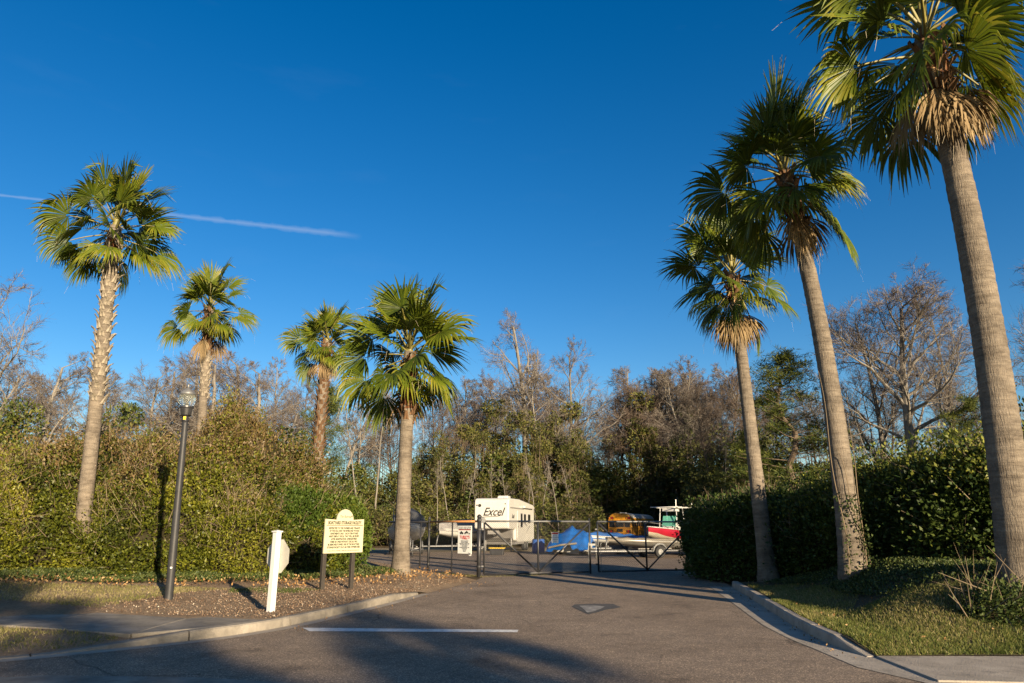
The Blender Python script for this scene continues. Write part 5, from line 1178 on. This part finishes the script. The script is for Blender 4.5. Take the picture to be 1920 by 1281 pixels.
def red_boat():
    loc = (8.25, 43.5, .006); rz = R(-36)
    trailer('galvanised trailer carrying the red centre-console boat', loc, rz, 6.2, 2.1)
    b = thing('centre_console_boat', 'red and cream centre-console boat with white tubular T-top frame', 'boat', loc, rz)
    hull(b, 6.6, 2.4, .98, .42, [M['boat_cream'], M['boat_red'], M['boat_white']], sheer=.32)
    zd = 1.55
    MB().prism([(2.9, zd - .6), (4.1, zd - .6), (4.0, zd + .35), (3.3, zd + .45), (2.9, zd + .1)], -.42, .42, 'x').build('console', M['boat_white'], b, bevel=.05)
    MB().prism([(3.0, zd + .15), (3.28, zd + .85), (3.33, zd + .85), (3.08, zd + .15)], -.45, .45, 'x').build('windshield', M['windshield'], b)
    for sx in (-.55, .55):
        MB().tube([(sx * 1.15, 2.9, zd - .5), (sx, 3.1, zd + 1.35)], .032, 8).build('frame_tube', M['boat_white'], b, smooth=True); MB().tube([(sx * 1.15, 4.3, zd - .5), (sx, 4.1, zd + 1.35)], .032, 8).build('frame_tube', M['boat_white'], b, smooth=True)
        MB().tube([(sx, 2.5, zd + 1.36), (sx, 4.8, zd + 1.36)], .03, 8).build('top_rail', M['boat_white'], b, smooth=True)
    for y in (2.5, 3.1, 4.1, 4.8): MB().tube([(-.95, y, zd + 1.39), (.95, y, zd + 1.39)], .028, 8).build('top_rail', M['boat_white'], b, smooth=True)
    MB().box((0, 3.5, zd + 1.22), (.9, .7, .18)).build('electronics_box', M['boat_white'], b, bevel=.03)
    MB().tube([(.2, 3.9, zd + 1.38), (.2, 3.95, zd + 1.9)], .02, 6).build('antenna', M['boat_white'], b); MB().tube([(.9, 4.8, zd - .2), (.9, 4.85, zd + 1.7)], .03, 6).build('rod_holder', M['boat_white'], b)
    MB().box((0, 6.75, 1.5), (.45, .45, .75)).build('outboard', M['black_metal'], b, bevel=.08)
    MB().tube([(-.8, 1.2, 1.65), (-.5, .5, 1.9), (0, .12, 1.98), (.5, .5, 1.9), (.8, 1.2, 1.65)], .022, 6).build('bow_rail', M['galv'], b)
red_boat()
def small_boats():
    loc = (5.5, 41, .006); rz = R(-66)
    trailer('galvanised trailer under the bare aluminium boat beside the red boat', loc, rz, 4.6, 1.7)
    b = thing('aluminium_boat', 'flat aluminium fishing boat with tan cover between the blue covered boats and the red boat', 'boat', loc, rz)
    hull(b, 4.9, 1.8, .55, .42, [M['boat_alu'], M['boat_alu'], M['canvas_tan']], sheer=.12, cover=M['canvas_tan'], ridge=.08)
    loc = (4.3, 47, .006); rz = R(-74)
    trailer('trailer under the blue covered boat next to the gate centre', loc, rz, 5.2, 1.9)
    b = thing('covered_boat', 'low boat under a faded blue cover behind the meeting gate leaves', 'boat', loc, rz)
    hull(b, 5.6, 2.1, .55, .42, [M['boat_white'], M['boat_white'], M['boat_white']], cover=M['blue_cover'], ridge=.30)
    # left of the gate
    loc = (-6.2, 44, .006); rz = R(12)
    trailer('trailer under the boat with the dark canopy beyond the palm trunk', loc, rz, 5.8, 2.0)
    b = thing('canopy_boat', 'white boat with dark folded canopy partly hidden by the palm trunk', 'boat', loc, rz)
    hull(b, 6.2, 2.3, 1.0, .62, [M['boat_white'], M['boat_white'], M['boat_white']], sheer=.3)
    V = []; F = []
    for i in range(6):
        for k in range(7): u = k / 6 * 2 - 1; V.append((u * 1.0, 1.6 + i * .5, 1.75 + 1.15 * min(1, .75 + i * .08) * (1 - abs(u) ** 3 * .55) + .03 * math.sin(i * 3 + k * 2)))
    for k in range(7): u = k / 6 * 2 - 1; V.append((u * 1.12, 1.25, 1.72))
    for i in range(5):
        for k in range(6): F.append((i * 7 + k, i * 7 + k + 1, (i + 1) * 7 + k + 1, (i + 1) * 7 + k))
    for k in range(6): F.append((k, k + 1, 42 + k + 1, 42 + k))
    MB().add(V, F).build('canopy', M['canvas_dark'], b, smooth=True)
    for sx in (-1, 1): MB().tube([(sx * .95, 1.4, 1.7), (sx * .95, 1.6, 2.3), (sx * .9, 4.0, 2.55)], .022, 6).build('canopy_frame', M['galv'], b); MB().tube([(sx * .9, 4.1, 1.7), (sx * .9, 4.1, 2.95)], .022, 6).build('rod_holder', M['galv'], b)
    MB().box((0, 6.35, 1.35), (.45, .5, .8)).build('outboard', M['black_metal'], b, bevel=.08)
    loc = (-5.3, 52.5, .006); rz = R(-58)
    trailer('trailer under the grey covered boat beside the caravan', loc, rz, 4.8, 1.9)
    b = thing('covered_boat', 'boat under a wrinkled grey cover between the fence post and the warning sign', 'boat', loc, rz)
    hull(b, 5.2, 2.1, .75, .62, [M['boat_white'], M['boat_white'], M['boat_white']], cover=M['canvas_grey'], ridge=.8)
small_boats()
def blue_tarp():
    p = gnd(1062, 1037); t = thing('tarp_covered_boat', 'peaked heap under a bright blue tarpaulin beyond the first gate leaf', 'tarp', (p.x + .1, 46.5, .006), R(-20))
    nx, ny = 34, 26; V = []; F = []
    U, W_ = np.meshgrid(np.linspace(-1, 1, nx), np.linspace(-1, 1, ny), indexing='ij'); U = U.ravel(); W_ = W_.ravel()
    prof = np.interp(U, [-1, -.75, -.45, -.05, .12, .5, .85, 1], [.80, 1.20, 1.35, 1.62, 1.72, 1.5, 1.25, .75])
    drop = np.clip(np.abs(W_) - .25, 0, 1) / .75
    z = prof * (1 - .45 * drop ** 1.3) - .55 * np.clip(drop - .6, 0, 1) * 2
    fold = .13 * vnoise(np.c_[U * 5 + W_ * 3, W_ * 2.0, U * 0], 4) + .05 * vnoise(np.c_[U * 12 + W_ * 9, W_ * 5, U * 0], 5)
    z = np.maximum(z + fold * (1 + drop), .12 + .3 * (.5 + .5 * vnoise(np.c_[U * 4, W_ * 4, U * 0], 6)))
    y = W_ * 1.15 + .22 * np.sign(W_) * drop + fold * 1.4; x = U * 1.32 + .05 * vnoise(np.c_[W_ * 5, U * 2, U * 0], 8)
    I = np.arange(nx * ny).reshape(nx, ny); Fq = np.stack([I[:-1, :-1], I[1:, :-1], I[1:, 1:], I[:-1, 1:]], -1).reshape(-1, 4)
    link_mesh('tarpaulin', np_mesh('tarpaulin', np.c_[x, y, z], Fq, M['tarp'], smooth=False), t)
    b = MB().prism([(-1.2, .15), (1.1, .15), (1.25, .7), (-1.25, .75)], -.8, .8, 'y').build('hull', M['boat_white'], t, bevel=.1)
    for x in (-.8, .8): MB().box((x, 0, .1), (.2, 1.7, .2)).build('support', M['post_dark'], t)
    MB().tube([(-1.15, -1.25, .45), (-.3, -1.42, .62), (.7, -1.36, .72)], .06, 8).build('rolled_hem', M['canvas_tan'], t)
    q = gnd(1028, 1037); c = thing('traffic_cone', 'orange traffic cone on the tarmac by the blue tarpaulin', 'cone', (q.x, q.y, .006))
    MB().lathe([(.15, .03), (.10, .25), (.04, .62), (.035, .64)], 14).build('cone', M['cone'], c, smooth=True); MB().box((0, 0, .015), (.36, .36, .03)).build('base', M['black_metal'], c); MB().lathe([(.093, .30), (.076, .42)], 14).build('reflective_band', M['sign_white'], c)
    for k, (px_, D) in enumerate(((996, 49), (1004, 50.5))):
        q = at(px_, 1030, D); br = thing('plastic_barrel', 'blue plastic barrel standing at the rear corner of the caravan', 'barrel', (q.x + .35, D, .006), group='barrels by the caravan')
        MB().lathe([(.26, 0), (.29, .04), (.29, .28), (.305, .31), (.29, .34), (.29, .60), (.305, .63), (.29, .66), (.28, .88), (.25, .90)], 18).build('drum', M['barrel_blue'], br, smooth=True); MB().lathe([(.27, .90), (.27, .93), (.2, .93)], 18).build('lid', M['ink'], br)
blue_tarp()
